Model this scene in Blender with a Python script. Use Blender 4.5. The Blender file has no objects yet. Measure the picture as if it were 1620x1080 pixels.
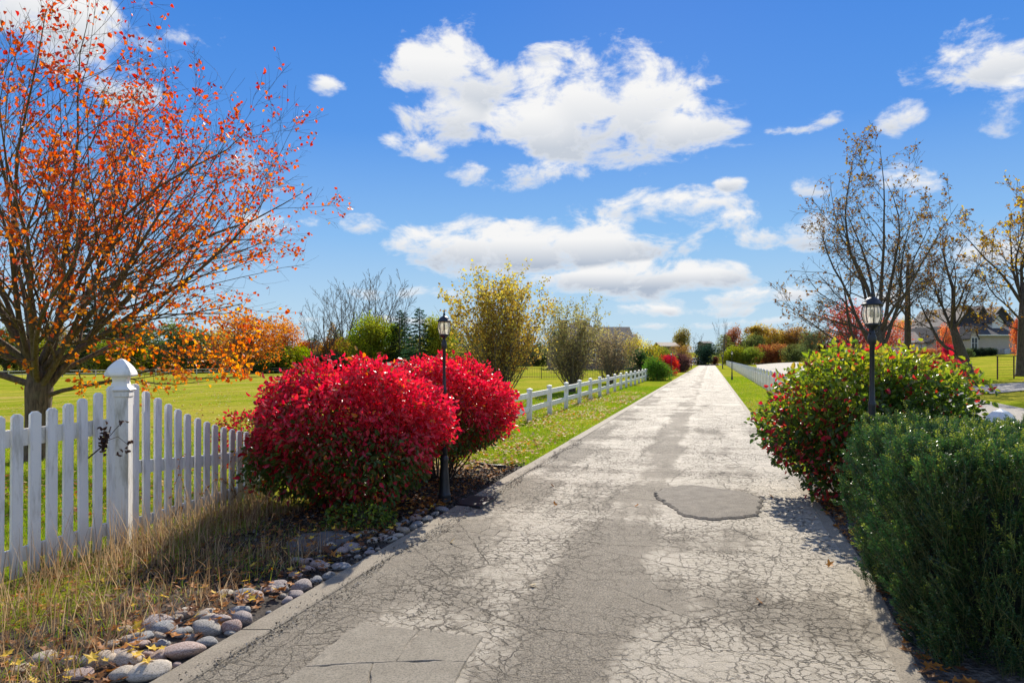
import bpy, math, random
import numpy as np
from mathutils import Vector, Matrix
random.seed(7)
R = np.random.default_rng(11)
S = bpy.context.scene
COL = S.collection
rad = math.radians
# ------------------------------------------------------------------ camera, sky, sun, exposure
F, HZ, CH = 1080.0, 566.0, 1.7
cam = bpy.data.cameras.new("camera"); cam.lens = 24; cam.sensor_width = 36
cam.shift_y = 26/1620; cam.clip_end = 8000; cam.clip_start = .05
camo = bpy.data.objects.new("camera", cam); COL.objects.link(camo)
camo.location = (0, 0, CH); camo.rotation_euler = (rad(90), 0, 0); S.camera = camo
S.view_settings.view_transform = 'Standard'; S.view_settings.look = 'None'
EXPO = .68; S.view_settings.exposure = EXPO; S.view_settings.gamma = 1
S.cycles.max_bounces = 7; S.cycles.transparent_max_bounces = 24
S.cycles.diffuse_bounces = 5; S.cycles.glossy_bounces = 3; S.cycles.transmission_bounces = 6
SUN_AZ, SUN_EL = rad(11), rad(36)          # azimuth measured from +Y towards +X
sd = bpy.data.lights.new("sun", 'SUN'); sd.energy = 4.5; sd.angle = rad(.5); sd.color = (1, .92, .79)
so = bpy.data.objects.new("sun", sd); COL.objects.link(so)
sv = Vector((math.sin(SUN_AZ)*math.cos(SUN_EL), math.cos(SUN_AZ)*math.cos(SUN_EL), math.sin(SUN_EL)))
so.rotation_euler = sv.to_track_quat('Z', 'Y').to_euler(); so.location = (0, 0, 40)

class NT:
    """small helper to write node trees"""
    def __init__(s, tree): s.t = tree; s.n = tree.nodes; s.l = tree.links
    def new(s, typ, **kw):
        n = s.n.new(typ)
        for k, v in kw.items(): setattr(n, k, v)
        return n
    def put(s, sock, v):
        if v is None: return
        if hasattr(v, 'is_output') or isinstance(v, bpy.types.NodeSocket): s.l.new(v, sock)
        else:
            if isinstance(v, (tuple, list)) and len(v) == 3 and sock.type == 'RGBA': v = (*v, 1)
            sock.default_value = v
    def m(s, op, a, b=None, c=None, clamp=False):
        n = s.new('ShaderNodeMath', operation=op); n.use_clamp = clamp
        s.put(n.inputs[0], a); s.put(n.inputs[1], b); s.put(n.inputs[2], c); return n.outputs[0]
    def mr(s, v, a, b, c=0., d=1., smooth=False):
        n = s.new('ShaderNodeMapRange'); n.interpolation_type = 'SMOOTHSTEP' if smooth else 'LINEAR'
        for i, x in enumerate((v, a, b, c, d)): s.put(n.inputs[i], x)
        return n.outputs[0]
    def mix(s, f, a, b, typ='RGBA', blend='MIX'):
        n = s.new('ShaderNodeMix', data_type=typ)
        if typ == 'RGBA':
            n.blend_type = blend; s.put(n.inputs[0], f); s.put(n.inputs[6], a); s.put(n.inputs[7], b); return n.outputs[2]
        s.put(n.inputs[0], f); s.put(n.inputs[2], a); s.put(n.inputs[3], b); return n.outputs[0]
    def noise(s, vec, scale, detail=4, rough=.55, dist=0., out='Fac'):
        n = s.new('ShaderNodeTexNoise'); s.put(n.inputs['Vector'], vec)
        n.inputs['Scale'].default_value = scale; n.inputs['Detail'].default_value = detail
        n.inputs['Roughness'].default_value = rough; n.inputs['Distortion'].default_value = dist
        return n.outputs[out]
    def ramp(s, f, stops, interp='LINEAR'):
        n = s.new('ShaderNodeValToRGB'); n.color_ramp.interpolation = interp; s.put(n.inputs[0], f)
        e = n.color_ramp.elements
        while len(e) < len(stops): e.new(.5)
        for k, (p, c) in enumerate(stops): e[k].position = p; e[k].color = (*c, 1)
        return n.outputs[0]
    def vec(s, x, y, z):
        n = s.new('ShaderNodeCombineXYZ'); s.put(n.inputs[0], x); s.put(n.inputs[1], y); s.put(n.inputs[2], z); return n.outputs[0]
    def sep(s, v):
        n = s.new('ShaderNodeSeparateXYZ'); s.put(n.inputs[0], v); return n.outputs
    def mapping(s, v, scale=(1, 1, 1), rot=(0, 0, 0), loc=(0, 0, 0)):
        n = s.new('ShaderNodeMapping'); s.put(n.inputs[0], v)
        n.inputs['Scale'].default_value = scale; n.inputs['Rotation'].default_value = rot; n.inputs['Location'].default_value = loc
        return n.outputs[0]

def pxdir(px, py):
    az = math.atan2(px-810, F); el = math.atan2(HZ-py, math.hypot(px-810, F)); return az, el

W = bpy.data.worlds.new("World"); S.world = W; W.use_nodes = True
t = NT(W.node_tree); t.n.clear()
sky = t.new('ShaderNodeTexSky', sky_type='NISHITA'); sky.sun_disc = False
sky.sun_elevation = SUN_EL; sky.sun_rotation = SUN_AZ
sky.altitude = 200; sky.air_density = 1.0; sky.dust_density = 0.15; sky.ozone_density = 3.0
tc = t.new('ShaderNodeTexCoord').outputs['Generated']
x, y, z = t.sep(tc)
az = t.m('ARCTAN2', x, y)
el = t.m('ARCSINE', z)
ae = t.vec(az, el, 0.)
# warp the cloud outlines with noise (air above flattens towards the horizon)
nz1 = t.noise(t.mapping(ae, (1, 1.8, 1)), 11, 10, .62, .3)
nz2 = t.noise(t.mapping(ae, (1, 2.2, 1), loc=(3, 1, 0)), 2.2, 3, .5)
blobs = [  # px, py, rx, ry in pixels of the view, strength
 (715,120,85,66,1.25),(700,180,66,50,1.1),(655,235,62,26,.6),(880,85,72,26,.5),(960,175,125,82,1.35),(860,205,95,58,1.15),(1075,205,95,48,1.1),(1115,238,42,26,.6),
 (822,276,112,26,.8),(965,268,50,14,.42),(516,138,32,24,.55),(388,245,40,40,.6),(572,356,42,20,.7),(1040,335,130,32,.75),(1120,355,85,22,.7),(505,352,36,14,.5),
 (860,392,195,40,1.3),(1030,384,90,26,1.),(1000,438,190,28,1.2),(690,462,130,14,.55),(1275,300,38,24,.8),(1240,374,72,30,.75),(1150,295,30,14,.6),
 (1540,105,90,56,.95),(1425,188,48,30,.65),(1600,160,70,50,.7),(1560,70,70,22,.5),(1300,188,50,14,.45),(1180,470,170,18,.65),(880,470,60,12,.5),(1420,300,80,36,.65),
 (90,20,190,80,.9),(170,130,80,60,.5),(430,350,60,30,.5),(1090,488,230,14,.5),(640,505,210,8,.5),(1290,505,190,9,.5),(1000,512,260,8,.45),(420,300,60,14,.4),(1250,205,70,10,.42),(1560,400,90,30,.5),(1380,480,90,16,.4)]
field = None; tv = None
nshift = t.m('MULTIPLY', t.m('SUBTRACT', nz2, .5), .05)
azw = t.m('ADD', az, nshift); elw = t.m('ADD', el, t.m('MULTIPLY', nshift, .5))
for (bx, by, rx, ry, st) in blobs:
    a0, e0 = pxdir(bx, by); a1, _ = pxdir(bx+rx, by); _, e1 = pxdir(bx, by-ry)
    u = t.m('DIVIDE', t.m('SUBTRACT', azw, a0), a1-a0)
    v = t.m('DIVIDE', t.m('SUBTRACT', elw, e0), e1-e0)
    d = t.m('SUBTRACT', st, t.m('MULTIPLY', t.m('ADD', t.m('MULTIPLY', u, u), t.m('MULTIPLY', v, v)), .75))
    if field is None: field, tv = d, v
    else:
        g = t.mr(t.m('SUBTRACT', d, field), -.45, .45, 0, 1, True)
        tv = t.mix(g, tv, v, 'FLOAT')
        field = t.m('SMOOTH_MAX', field, d, .25)
# sky goes on outside the view, its unseen clouds thickened to brighten the shade
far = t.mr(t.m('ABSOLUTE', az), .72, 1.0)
fill_cover = t.m('SUBTRACT', t.m('MULTIPLY', t.mr(nz2, .35, .75), 1.9), .5)
field = t.m('MAXIMUM', field, t.mix(far, -1., fill_cover, 'FLOAT'))
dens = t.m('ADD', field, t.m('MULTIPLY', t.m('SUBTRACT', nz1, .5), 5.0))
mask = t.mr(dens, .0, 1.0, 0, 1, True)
mask = t.m('MULTIPLY', mask, t.mr(el, 0, .04))
thin = t.mr(dens, .25, 1.1)
low = t.mr(tv, .35, -.6)                      # 0 at the top of a cloud, 1 at its base
grey = t.m('MULTIPLY', t.m('MULTIPLY', low, thin), t.mr(el, .42, .12, .55, 1.0))
ccol = t.mix(grey, (.93, .93, .93), (.45, .52, .63))
SKS = .12; KX = SKS*2**EXPO
skyc = t.new('ShaderNodeRGBCurve')
def curve_pts(c, pts):
    c.points[0].location = (0, 0); c.points[1].location = (1, pts[-1][1])
    for a_, b_ in pts[:-1]: c.points.new(a_, b_)
for ci, pts in enumerate([[(.08, .045), (.135, .105), (.24, .27), (.45, .40), (1, .47)], [(.19, .21), (.29, .36), (.43, .55), (.5, .62), (1, .68)], [(.25, .42), (.405, .70), (.5, .80), (.65, .84), (1, .87)]]):
    curve_pts(skyc.mapping.curves[ci], pts)
skyc.mapping.update()
t.put(skyc.inputs[1], t.mix(1., sky.outputs[0], (KX*.5*.6, KX*.5*.6, KX*.5*.6), blend='MULTIPLY'))
bg = t.new('ShaderNodeBackground'); bg.inputs[1].default_value = SKS
elr = t.ramp(t.m('DIVIDE', t.m('MAXIMUM', el, 0.), math.pi/2), [(0, (.64, .77, .84)), (.035, (.52, .71, .87)), (.11, (.26, .53, .90)), (.2, (.10, .33, .84)), (.32, (.05, .235, .76)), (.6, (.045, .21, .68)), (1, (.045, .2, .62))])
skym = t.mix(.82, skyc.outputs[0], elr)
skyo = t.mix(1., skym, (1/KX,)*3, blend='MULTIPLY')
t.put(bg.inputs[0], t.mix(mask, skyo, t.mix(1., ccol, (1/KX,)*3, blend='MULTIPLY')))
t.l.new(bg.outputs[0], t.new('ShaderNodeOutputWorld').inputs[0])
W.cycles.sampling_method = 'MANUAL'; W.cycles.sample_map_resolution = 512

# ------------------------------------------------------------------ helpers: objects
def tag(o, label=None, cat=None, group=None, kind=None):
    if label: o['label'] = label
    if cat: o['category'] = cat
    if group: o['group'] = group
    if kind: o['kind'] = kind
    return o
def empty(name, loc=(0, 0, 0), rz=0, label=None, cat=None, group=None):
    o = bpy.data.objects.new(name, None); COL.objects.link(o); o.location = loc; o.rotation_euler = (0, 0, rz)
    o.empty_display_size = .1
    return tag(o, label, cat, group)
def link(name, me, parent=None):
    o = bpy.data.objects.new(name, me); COL.objects.link(o)
    if parent: o.parent = parent
    return o
def copy_tree(o, loc=None, rz=None, sc=None, label=None, parent=None, col=None):
    c = o.copy(); COL.objects.link(c); c.parent = parent
    if loc is not None: c.location = loc
    if rz is not None: c.rotation_euler = (0, 0, rz)
    if sc is not None: c.scale = sc if isinstance(sc, tuple) else (sc,)*3
    if label: c['label'] = label
    if col: c.color = (*col, 1)
    for ch in KIDS.get(o, []):
        k = copy_tree(ch, parent=c, col=col); KIDS.setdefault(c, []).append(k)
    return c
KIDS = {}
def part(name, me, parent, col=None):
    o = link(name, me, parent); KIDS.setdefault(parent, []).append(o)
    if col: o.color = (*col, 1)
    return o
def npmesh(name, V, Fc, mat, tint=None, smooth=False):
    V = np.asarray(V, np.float32); Fc = np.asarray(Fc, np.int32); K = Fc.shape[1]; n = len(Fc)
    me = bpy.data.meshes.new(name)
    me.vertices.add(len(V)); me.vertices.foreach_set('co', V.ravel())
    me.loops.add(n*K); me.loops.foreach_set('vertex_index', Fc.ravel())
    me.polygons.add(n); me.polygons.foreach_set('loop_start', np.arange(0, n*K, K, dtype=np.int32))
    try: me.polygons.foreach_set('loop_total', np.full(n, K, np.int32))
    except Exception: pass
    me.polygons.foreach_set('use_smooth', np.full(n, bool(smooth)))
    me.materials.append(mat)
    if tint is not None:
        a = me.attributes.new('tint', 'FLOAT', 'FACE'); a.data.foreach_set('value', np.asarray(tint, np.float32))
    me.update(calc_edges=True)
    return me
class MB:
    """collects boxes, tubes and lathes and builds ONE mesh"""
    def __init__(s): s.v = []; s.f = []; s.n = 0; s.sm = []
    def add(s, v, f, smooth=False):
        s.v += [tuple(p) for p in v]; s.f += [tuple(i+s.n for i in q) for q in f]; s.sm += [smooth]*len(f); s.n += len(v); return s
    def box(s, c, d, rz=0, M=None, bev=0):
        hx, hy, hz = d[0]/2, d[1]/2, d[2]/2
        if bev:
            b = min(bev, hx*.9, hy*.9, hz*.9); vs = []; fs = []
            for sx in (-1, 1):
                for sy in (-1, 1):
                    for sz in (-1, 1):
                        vs += [(sx*hx, sy*(hy-b), sz*(hz-b)), (sx*(hx-b), sy*hy, sz*(hz-b)), (sx*(hx-b), sy*(hy-b), sz*hz)]
            I = lambda a, b_, c_, k: ((a > 0)*4+(b_ > 0)*2+(c_ > 0))*3+k
            for a in (-1, 1):
                fs.append([I(a, -1, -1, 0), I(a, 1, -1, 0), I(a, 1, 1, 0), I(a, -1, 1, 0)])
                fs.append([I(-1, a, -1, 1), I(1, a, -1, 1), I(1, a, 1, 1), I(-1, a, 1, 1)])
                fs.append([I(-1, -1, a, 2), I(1, -1, a, 2), I(1, 1, a, 2), I(-1, 1, a, 2)])
            for a in (-1, 1):
                for c_ in (-1, 1):
                    fs.append([I(a, c_, -1, 0), I(a, c_, 1, 0), I(a, c_, 1, 1), I(a, c_, -1, 1)])
                    fs.append([I(a, -1, c_, 0), I(a, 1, c_, 0), I(a, 1, c_, 2), I(a, -1, c_, 2)])
                    fs.append([I(-1, a, c_, 1), I(1, a, c_, 1), I(1, a, c_, 2), I(-1, a, c_, 2)])
                    for d_ in (-1, 1): fs.append([I(a, c_, d_, 0), I(a, c_, d_, 1), I(a, c_, d_, 2)])
        else:
            vs = [(sx*hx, sy*hy, sz*hz) for sx in (-1, 1) for sy in (-1, 1) for sz in (-1, 1)]
            fs = [(0, 1, 3, 2), (4, 6, 7, 5), (0, 4, 5, 1), (2, 3, 7, 6), (0, 2, 6, 4), (1, 5, 7, 3)]
        cr, sr = math.cos(rz), math.sin(rz)
        out = []
        for v in vs:
            if M: v = M @ Vector(v)
            out.append((c[0]+v[0]*cr-v[1]*sr, c[1]+v[0]*sr+v[1]*cr, c[2]+v[2]))
        return s.add(out, fs)
    def tube(s, pts, rs, n=6, smooth=True, cap=True):
        pts = [Vector(p) for p in pts]
        if not hasattr(rs, '__len__'): rs = [rs]*len(pts)
        vs = []; fs = []
        d0 = (pts[1]-pts[0]).normalized(); a = d0.orthogonal().normalized()
        for i, p in enumerate(pts):
            d = (pts[min(i+1, len(pts)-1)]-pts[max(i-1, 0)]).normalized()
            a = (a-d*a.dot(d)); a = a.normalized() if a.length > 1e-6 else d.orthogonal().normalized()
            b = d.cross(a)
            for k in range(n):
                th = 2*math.pi*k/n; vs.append(p+(a*math.cos(th)+b*math.sin(th))*rs[i])
        for i in range(len(pts)-1):
            for k in range(n):
                k2 = (k+1) % n; fs.append((i*n+k, i*n+k2, (i+1)*n+k2, (i+1)*n+k))
        if cap: fs.append(tuple(range(n-1, -1, -1))); fs.append(tuple((len(pts)-1)*n+k for k in range(n)))
        return s.add(vs, fs, smooth)
    def lathe(s, prof, n=24, c=(0, 0, 0), smooth=True, flute=None):
        vs = []; fs = []
        for (r, h) in prof:
            for k in range(n):
                th = 2*math.pi*k/n; rr = r
                if flute and flute[0] <= h <= flute[1]: rr = r*(1-.07*(k % 2))
                vs.append((c[0]+rr*math.cos(th), c[1]+rr*math.sin(th), c[2]+h))
        for i in range(len(prof)-1):
            for k in range(n):
                k2 = (k+1) % n; fs.append((i*n+k, i*n+k2, (i+1)*n+k2, (i+1)*n+k))
        fs.append(tuple(range(n-1, -1, -1))); fs.append(tuple((len(prof)-1)*n+k for k in range(n)))
        return s.add(vs, fs, smooth)
    def poly(s, pts): return s.add(pts, [tuple(range(len(pts)))])
    def me(s, name, mat):
        m_ = bpy.data.meshes.new(name); m_.from_pydata([tuple(v) for v in s.v], [], s.f); m_.materials.append(mat)
        m_.polygons.foreach_set('use_smooth', s.sm); m_.update(); return m_
    def build(s, name, mat, parent=None):
        me = s.me(name, mat)
        return part(name, me, parent) if parent else link(name, me)

def sstep(a, b, x_): q = np.clip((x_-a)/(b-a), 0, 1); return q*q*(3-2*q)
def T(x_, y_):
    """height of the ground"""
    x_ = np.asarray(x_, float); y_ = np.asarray(y_, float)
    d = x_-.29*y_-8
    right = np.where(d > 0, .062*d*np.clip(d/6, 0, 1), 0); right = np.minimum(right, 3.2)
    left = -1.5*sstep(-5, -48, x_)
    z_ = right+left
    rough = .03*np.sin(x_*.31+1)*np.sin(y_*.23)*sstep(8, 30, np.abs(x_-.29*y_-1))
    hill = 5.0*sstep(230, 420, y_)
    return z_+rough+hill
def G(px, Y):
    """point on the ground in the line of sight through column px at distance Y"""
    X = (px-810)/F*Y; return X, Y, float(T(X, Y))
def XL(Y): return -2.904+.2926*Y
def XR(Y): return np.where(Y < 5.4, 1.32+.2895*5.4-(5.4-Y)*.37, 1.32+.2895*Y)-.08
ROAD = math.atan(.291)

# ------------------------------------------------------------------ materials
def mat(name):
    m_ = bpy.data.materials.new(name); m_.use_nodes = True; q = NT(m_.node_tree); q.n.clear()
    o = q.new('ShaderNodeOutputMaterial'); q.out = o; return m_, q
def principled(q, col, rough=.6, bump=None, bstr=.3, bdist=.01, **kw):
    p = q.new('ShaderNodeBsdfPrincipled'); q.put(p.inputs['Base Color'], col); q.put(p.inputs['Roughness'], rough)
    for k, v in kw.items(): q.put(p.inputs[k.replace('_', ' ')], v)
    if bump is not None:
        b = q.new('ShaderNodeBump'); b.inputs['Strength'].default_value = bstr; b.inputs['Distance'].default_value = bdist
        q.put(b.inputs['Height'], bump); q.l.new(b.outputs[0], p.inputs['Normal'])
    q.l.new(p.outputs[0], q.out.inputs[0]); return p
def objc(q): return q.new('ShaderNodeTexCoord').outputs['Object']
def wpos(q): return q.new('ShaderNodeNewGeometry').outputs['Position']
def simple(name, col, rough=.6, nscale=8, var=.25, bump=.2, bdist=.005, dirt=None, **kw):
    m_, q = mat(name); c = objc(q); n1 = q.noise(c, nscale, 6, .6); n2 = q.noise(c, nscale*9, 3, .6)
    lo = tuple(k*(1-var) for k in col); hi = tuple(min(1, k*(1+var)) for k in col)
    cc = q.mix(q.mr(n1, .3, .7), lo, hi)
    if dirt: cc = q.mix(q.mr(n1, dirt[1], dirt[1]+.12, 0, dirt[2]), cc, dirt[0])
    principled(q, cc, rough, n2, bump, bdist, **kw); return m_
def foliage(name, stops=None, trans=.45, rough=.55, spec=.3, objcol=False, hue=.03, tmul=1.5):
    """leaf material: tint attribute picks the leaf's own colour, thin leaves let light through"""
    m_, q = mat(name)
    a = q.new('ShaderNodeAttribute'); a.attribute_name = 'tint'
    if objcol:
        oi = q.new('ShaderNodeObjectInfo')
        h = q.new('ShaderNodeHueSaturation'); q.put(h.inputs['Color'], oi.outputs['Color'])
        q.put(h.inputs['Hue'], q.mr(a.outputs['Fac'], 0, 1, .5-hue, .5+hue)); q.put(h.inputs['Value'], q.mr(a.outputs['Fac'], 0, 1, .55, 1.5))
        col = h.outputs[0]
    else: col = q.ramp(a.outputs['Fac'], stops)
    p = q.new('ShaderNodeBsdfPrincipled'); q.put(p.inputs['Base Color'], col); p.inputs['Roughness'].default_value = rough
    p.inputs['Specular IOR Level'].default_value = spec
    tr = q.new('ShaderNodeBsdfTranslucent')
    hs = q.new('ShaderNodeHueSaturation'); hs.inputs['Value'].default_value = tmul; hs.inputs['Saturation'].default_value = 1.1; q.put(hs.inputs['Color'], col)
    q.l.new(hs.outputs[0], tr.inputs[0])
    mx = q.new('ShaderNodeMixShader'); mx.inputs[0].default_value = trans
    q.l.new(p.outputs[0], mx.inputs[1]); q.l.new(tr.outputs[0], mx.inputs[2]); q.l.new(mx.outputs[0], q.out.inputs[0])
    return m_

M = {}
# painted fence: white vinyl/wood with weathering
def white_mat(name, base, dirtamt):
    m_, q = mat(name); c = objc(q); w = wpos(q)
    n1 = q.noise(q.mapping(w, (6, 6, 1.3)), 2.2, 7, .65); n2 = q.noise(w, 60, 4, .6)
    _, _, zz = q.sep(w)
    foot = q.mr(q.m('ADD', zz, q.m('MULTIPLY', n1, .25)), .5, .1, 0, .8)     # splashed dirt near the ground
    f = q.m('MAXIMUM', q.mr(n1, .5, .68, 0, dirtamt), q.m('MULTIPLY', foot, .8))
    cc = q.mix(f, base, (.36, .33, .25)); cc = q.mix(q.mr(n2, .62, .72, 0, .25), cc, (.3, .3, .26))
    principled(q, cc, .5, n2, .25, .002); return m_
M['white'] = white_mat('white_paint', (.87, .85, .81), .55)
M['oldwhite'] = white_mat('weathered_white_paint', (.8, .78, .73), .8)
M['black'] = simple('black_cast_metal', (.018, .021, .027), .42, 14, .3, .15, .002)
m_, q = mat('lamp_glass')
gl = q.new('ShaderNodeBsdfGlossy'); gl.inputs[1].default_value = .12; tp = q.new('ShaderNodeBsdfTransparent'); tp.inputs[0].default_value = (.93, .93, .9, 1)
df = q.new('ShaderNodeBsdfTranslucent'); df.inputs[0].default_value = (.9, .88, .8, 1)
lw = q.new('ShaderNodeLayerWeight'); lw.inputs[0].default_value = .35
a_ = q.new('ShaderNodeMixShader'); q.put(a_.inputs[0], q.mr(q.noise(objc(q), 25, 4), .3, .7, .3, .62)); q.l.new(tp.outputs[0], a_.inputs[1]); q.l.new(df.outputs[0], a_.inputs[2])
b_ = q.new('ShaderNodeMixShader'); q.put(b_.inputs[0], q.m('MULTIPLY', lw.outputs[1], .6)); q.l.new(a_.outputs[0], b_.inputs[1]); q.l.new(gl.outputs[0], b_.inputs[2]); q.l.new(b_.outputs[0], q.out.inputs[0])
M['glass'] = m_
M['bulb'] = simple('bulb_glass', (.75, .6, .4), .2)
def bark(name, lo, hi, sc=9):
    m_, q = mat(name); c = q.mapping(wpos(q), (1, 1, .22)); n1 = q.noise(c, sc*3, 6, .7, .4); n2 = q.noise(wpos(q), sc*.5, 3)
    cc = q.mix(q.mr(n1, .35, .68), lo, hi); cc = q.mix(q.mr(n2, .5, .7, 0, .4), cc, (.12, .13, .06))
    principled(q, cc, .85, n1, .9, .02); return m_
M['bark'] = bark('brown_bark', (.05, .036, .022), (.24, .17, .105))
M['darkbark'] = bark('dark_bark', (.03, .023, .017), (.15, .11, .075))
M['greybark'] = bark('grey_bark', (.05, .04, .03), (.2, .165, .12))
M['twig'] = simple('twig_bark', (.07, .05, .035), .8, 5, .3)
M['greytwig'] = simple('grey_twig_bark', (.13, .11, .085), .8, 5, .3)
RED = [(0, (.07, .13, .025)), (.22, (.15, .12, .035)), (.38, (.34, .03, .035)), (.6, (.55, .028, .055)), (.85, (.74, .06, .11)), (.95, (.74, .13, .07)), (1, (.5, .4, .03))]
M['redleaf'] = foliage('burning_bush_leaf', RED, .45, .36, .5, tmul=1.4)
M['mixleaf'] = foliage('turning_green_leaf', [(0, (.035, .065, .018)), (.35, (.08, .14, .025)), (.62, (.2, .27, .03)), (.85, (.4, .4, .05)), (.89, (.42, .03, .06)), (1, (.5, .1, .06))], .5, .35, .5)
M['maple'] = foliage('orange_maple_leaf', [(0, (.42, .03, .025)), (.35, (.55, .085, .025)), (.7, (.62, .18, .03)), (1, (.7, .36, .05))], .52, .5, .3, tmul=1.6)
M['yew'] = foliage('yew_needle', [(0, (.014, .042, .018)), (.5, (.03, .085, .028)), (.85, (.09, .16, .035)), (1, (.26, .3, .05))], .3, .32, .45)
M['needlecore'] = simple('inner_yew_twigs', (.012, .02, .01), .9, 20, .5, .8, .03)
M['far'] = foliage('distant_foliage', None, .45, .7, .1, objcol=True, hue=.035, tmul=1.6)
M['litter'] = foliage('fallen_leaves', [(0, (.12, .05, .025)), (.25, (.3, .13, .04)), (.5, (.5, .2, .04)), (.75, (.55, .36, .12)), (.9, (.6, .5, .3)), (1, (.7, .45, .03))], .25, .6, .2)
M['straw'] = foliage('dry_grass', [(0, (.12, .08, .05)), (.35, (.3, .19, .10)), (.6, (.56, .42, .25)), (.66, (.34, .3, .05)), (.85, (.14, .25, .025)), (1, (.28, .38, .04))], .35, .6, .2)
M['blade'] = foliage('lawn_grass_blade', [(0, (.08, .15, .012)), (.5, (.17, .27, .02)), (.85, (.28, .35, .03)), (1, (.42, .36, .1))], .5, .5, .25)
M['chip'] = foliage('bark_chips', [(0, (.02, .016, .012)), (.6, (.07, .055, .045)), (.9, (.16, .14, .12)), (1, (.3, .28, .25))], .02, .8, .2)

# lawn
m_, q = mat('lawn'); w = wpos(q); n1 = q.noise(w, .16, 5, .6); n2 = q.noise(w, 2.3, 5, .65); n3 = q.noise(w, 26, 3, .7)
wx, wy, wz = q.sep(w)
mow = q.noise(q.mapping(w, (.05, .9, 1)), .35, 3)
c1 = q.mix(q.mr(n2, .3, .7), (.19, .24, .014), (.31, .345, .024))
pasture = q.mr(wx, -4, -16)
c1 = q.mix(q.m('MULTIPLY', q.mr(n1, .42, .6), .75), c1, (.44, .37, .05))
c1 = q.mix(q.m('MULTIPLY', q.mr(mow, .52, .62), q.m('MULTIPLY', pasture, .7)), c1, (.5, .36, .1))
c1 = q.mix(q.mr(q.noise(w, .9, 6, .7), .52, .68, 0, .55), c1, (.10, .15, .014)); c1 = q.mix(q.mr(n3, .5, .72, 0, .65), c1, (.05, .085, .012))
principled(q, c1, .9, n3, .9, .04, Specular_IOR_Level=.0)
M['lawn'] = m_
# soil bed
m_, q = mat('soil'); w = wpos(q); n1 = q.noise(w, 30, 6, .7); n2 = q.noise(w, 3, 4)
cc = q.mix(q.mr(n1, .4, .65), (.018, .014, .011), (.085, .068, .055)); cc = q.mix(q.mr(n2, .45, .65, 0, .5), cc, (.12, .09, .06))
principled(q, cc, .95, n1, 1, .03); M['soil'] = m_
m_, q = mat('gravel_bed'); w = wpos(q); v = q.new('ShaderNodeTexVoronoi'); q.put(v.inputs['Vector'], w); v.inputs['Scale'].default_value = 38
cc = q.mix(q.mr(q.noise(w, 20, 3), .35, .7), (.04, .035, .03), (.19, .17, .15)); principled(q, cc, .9, v.outputs['Distance'], 1, .02); M['gravel'] = m_
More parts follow.
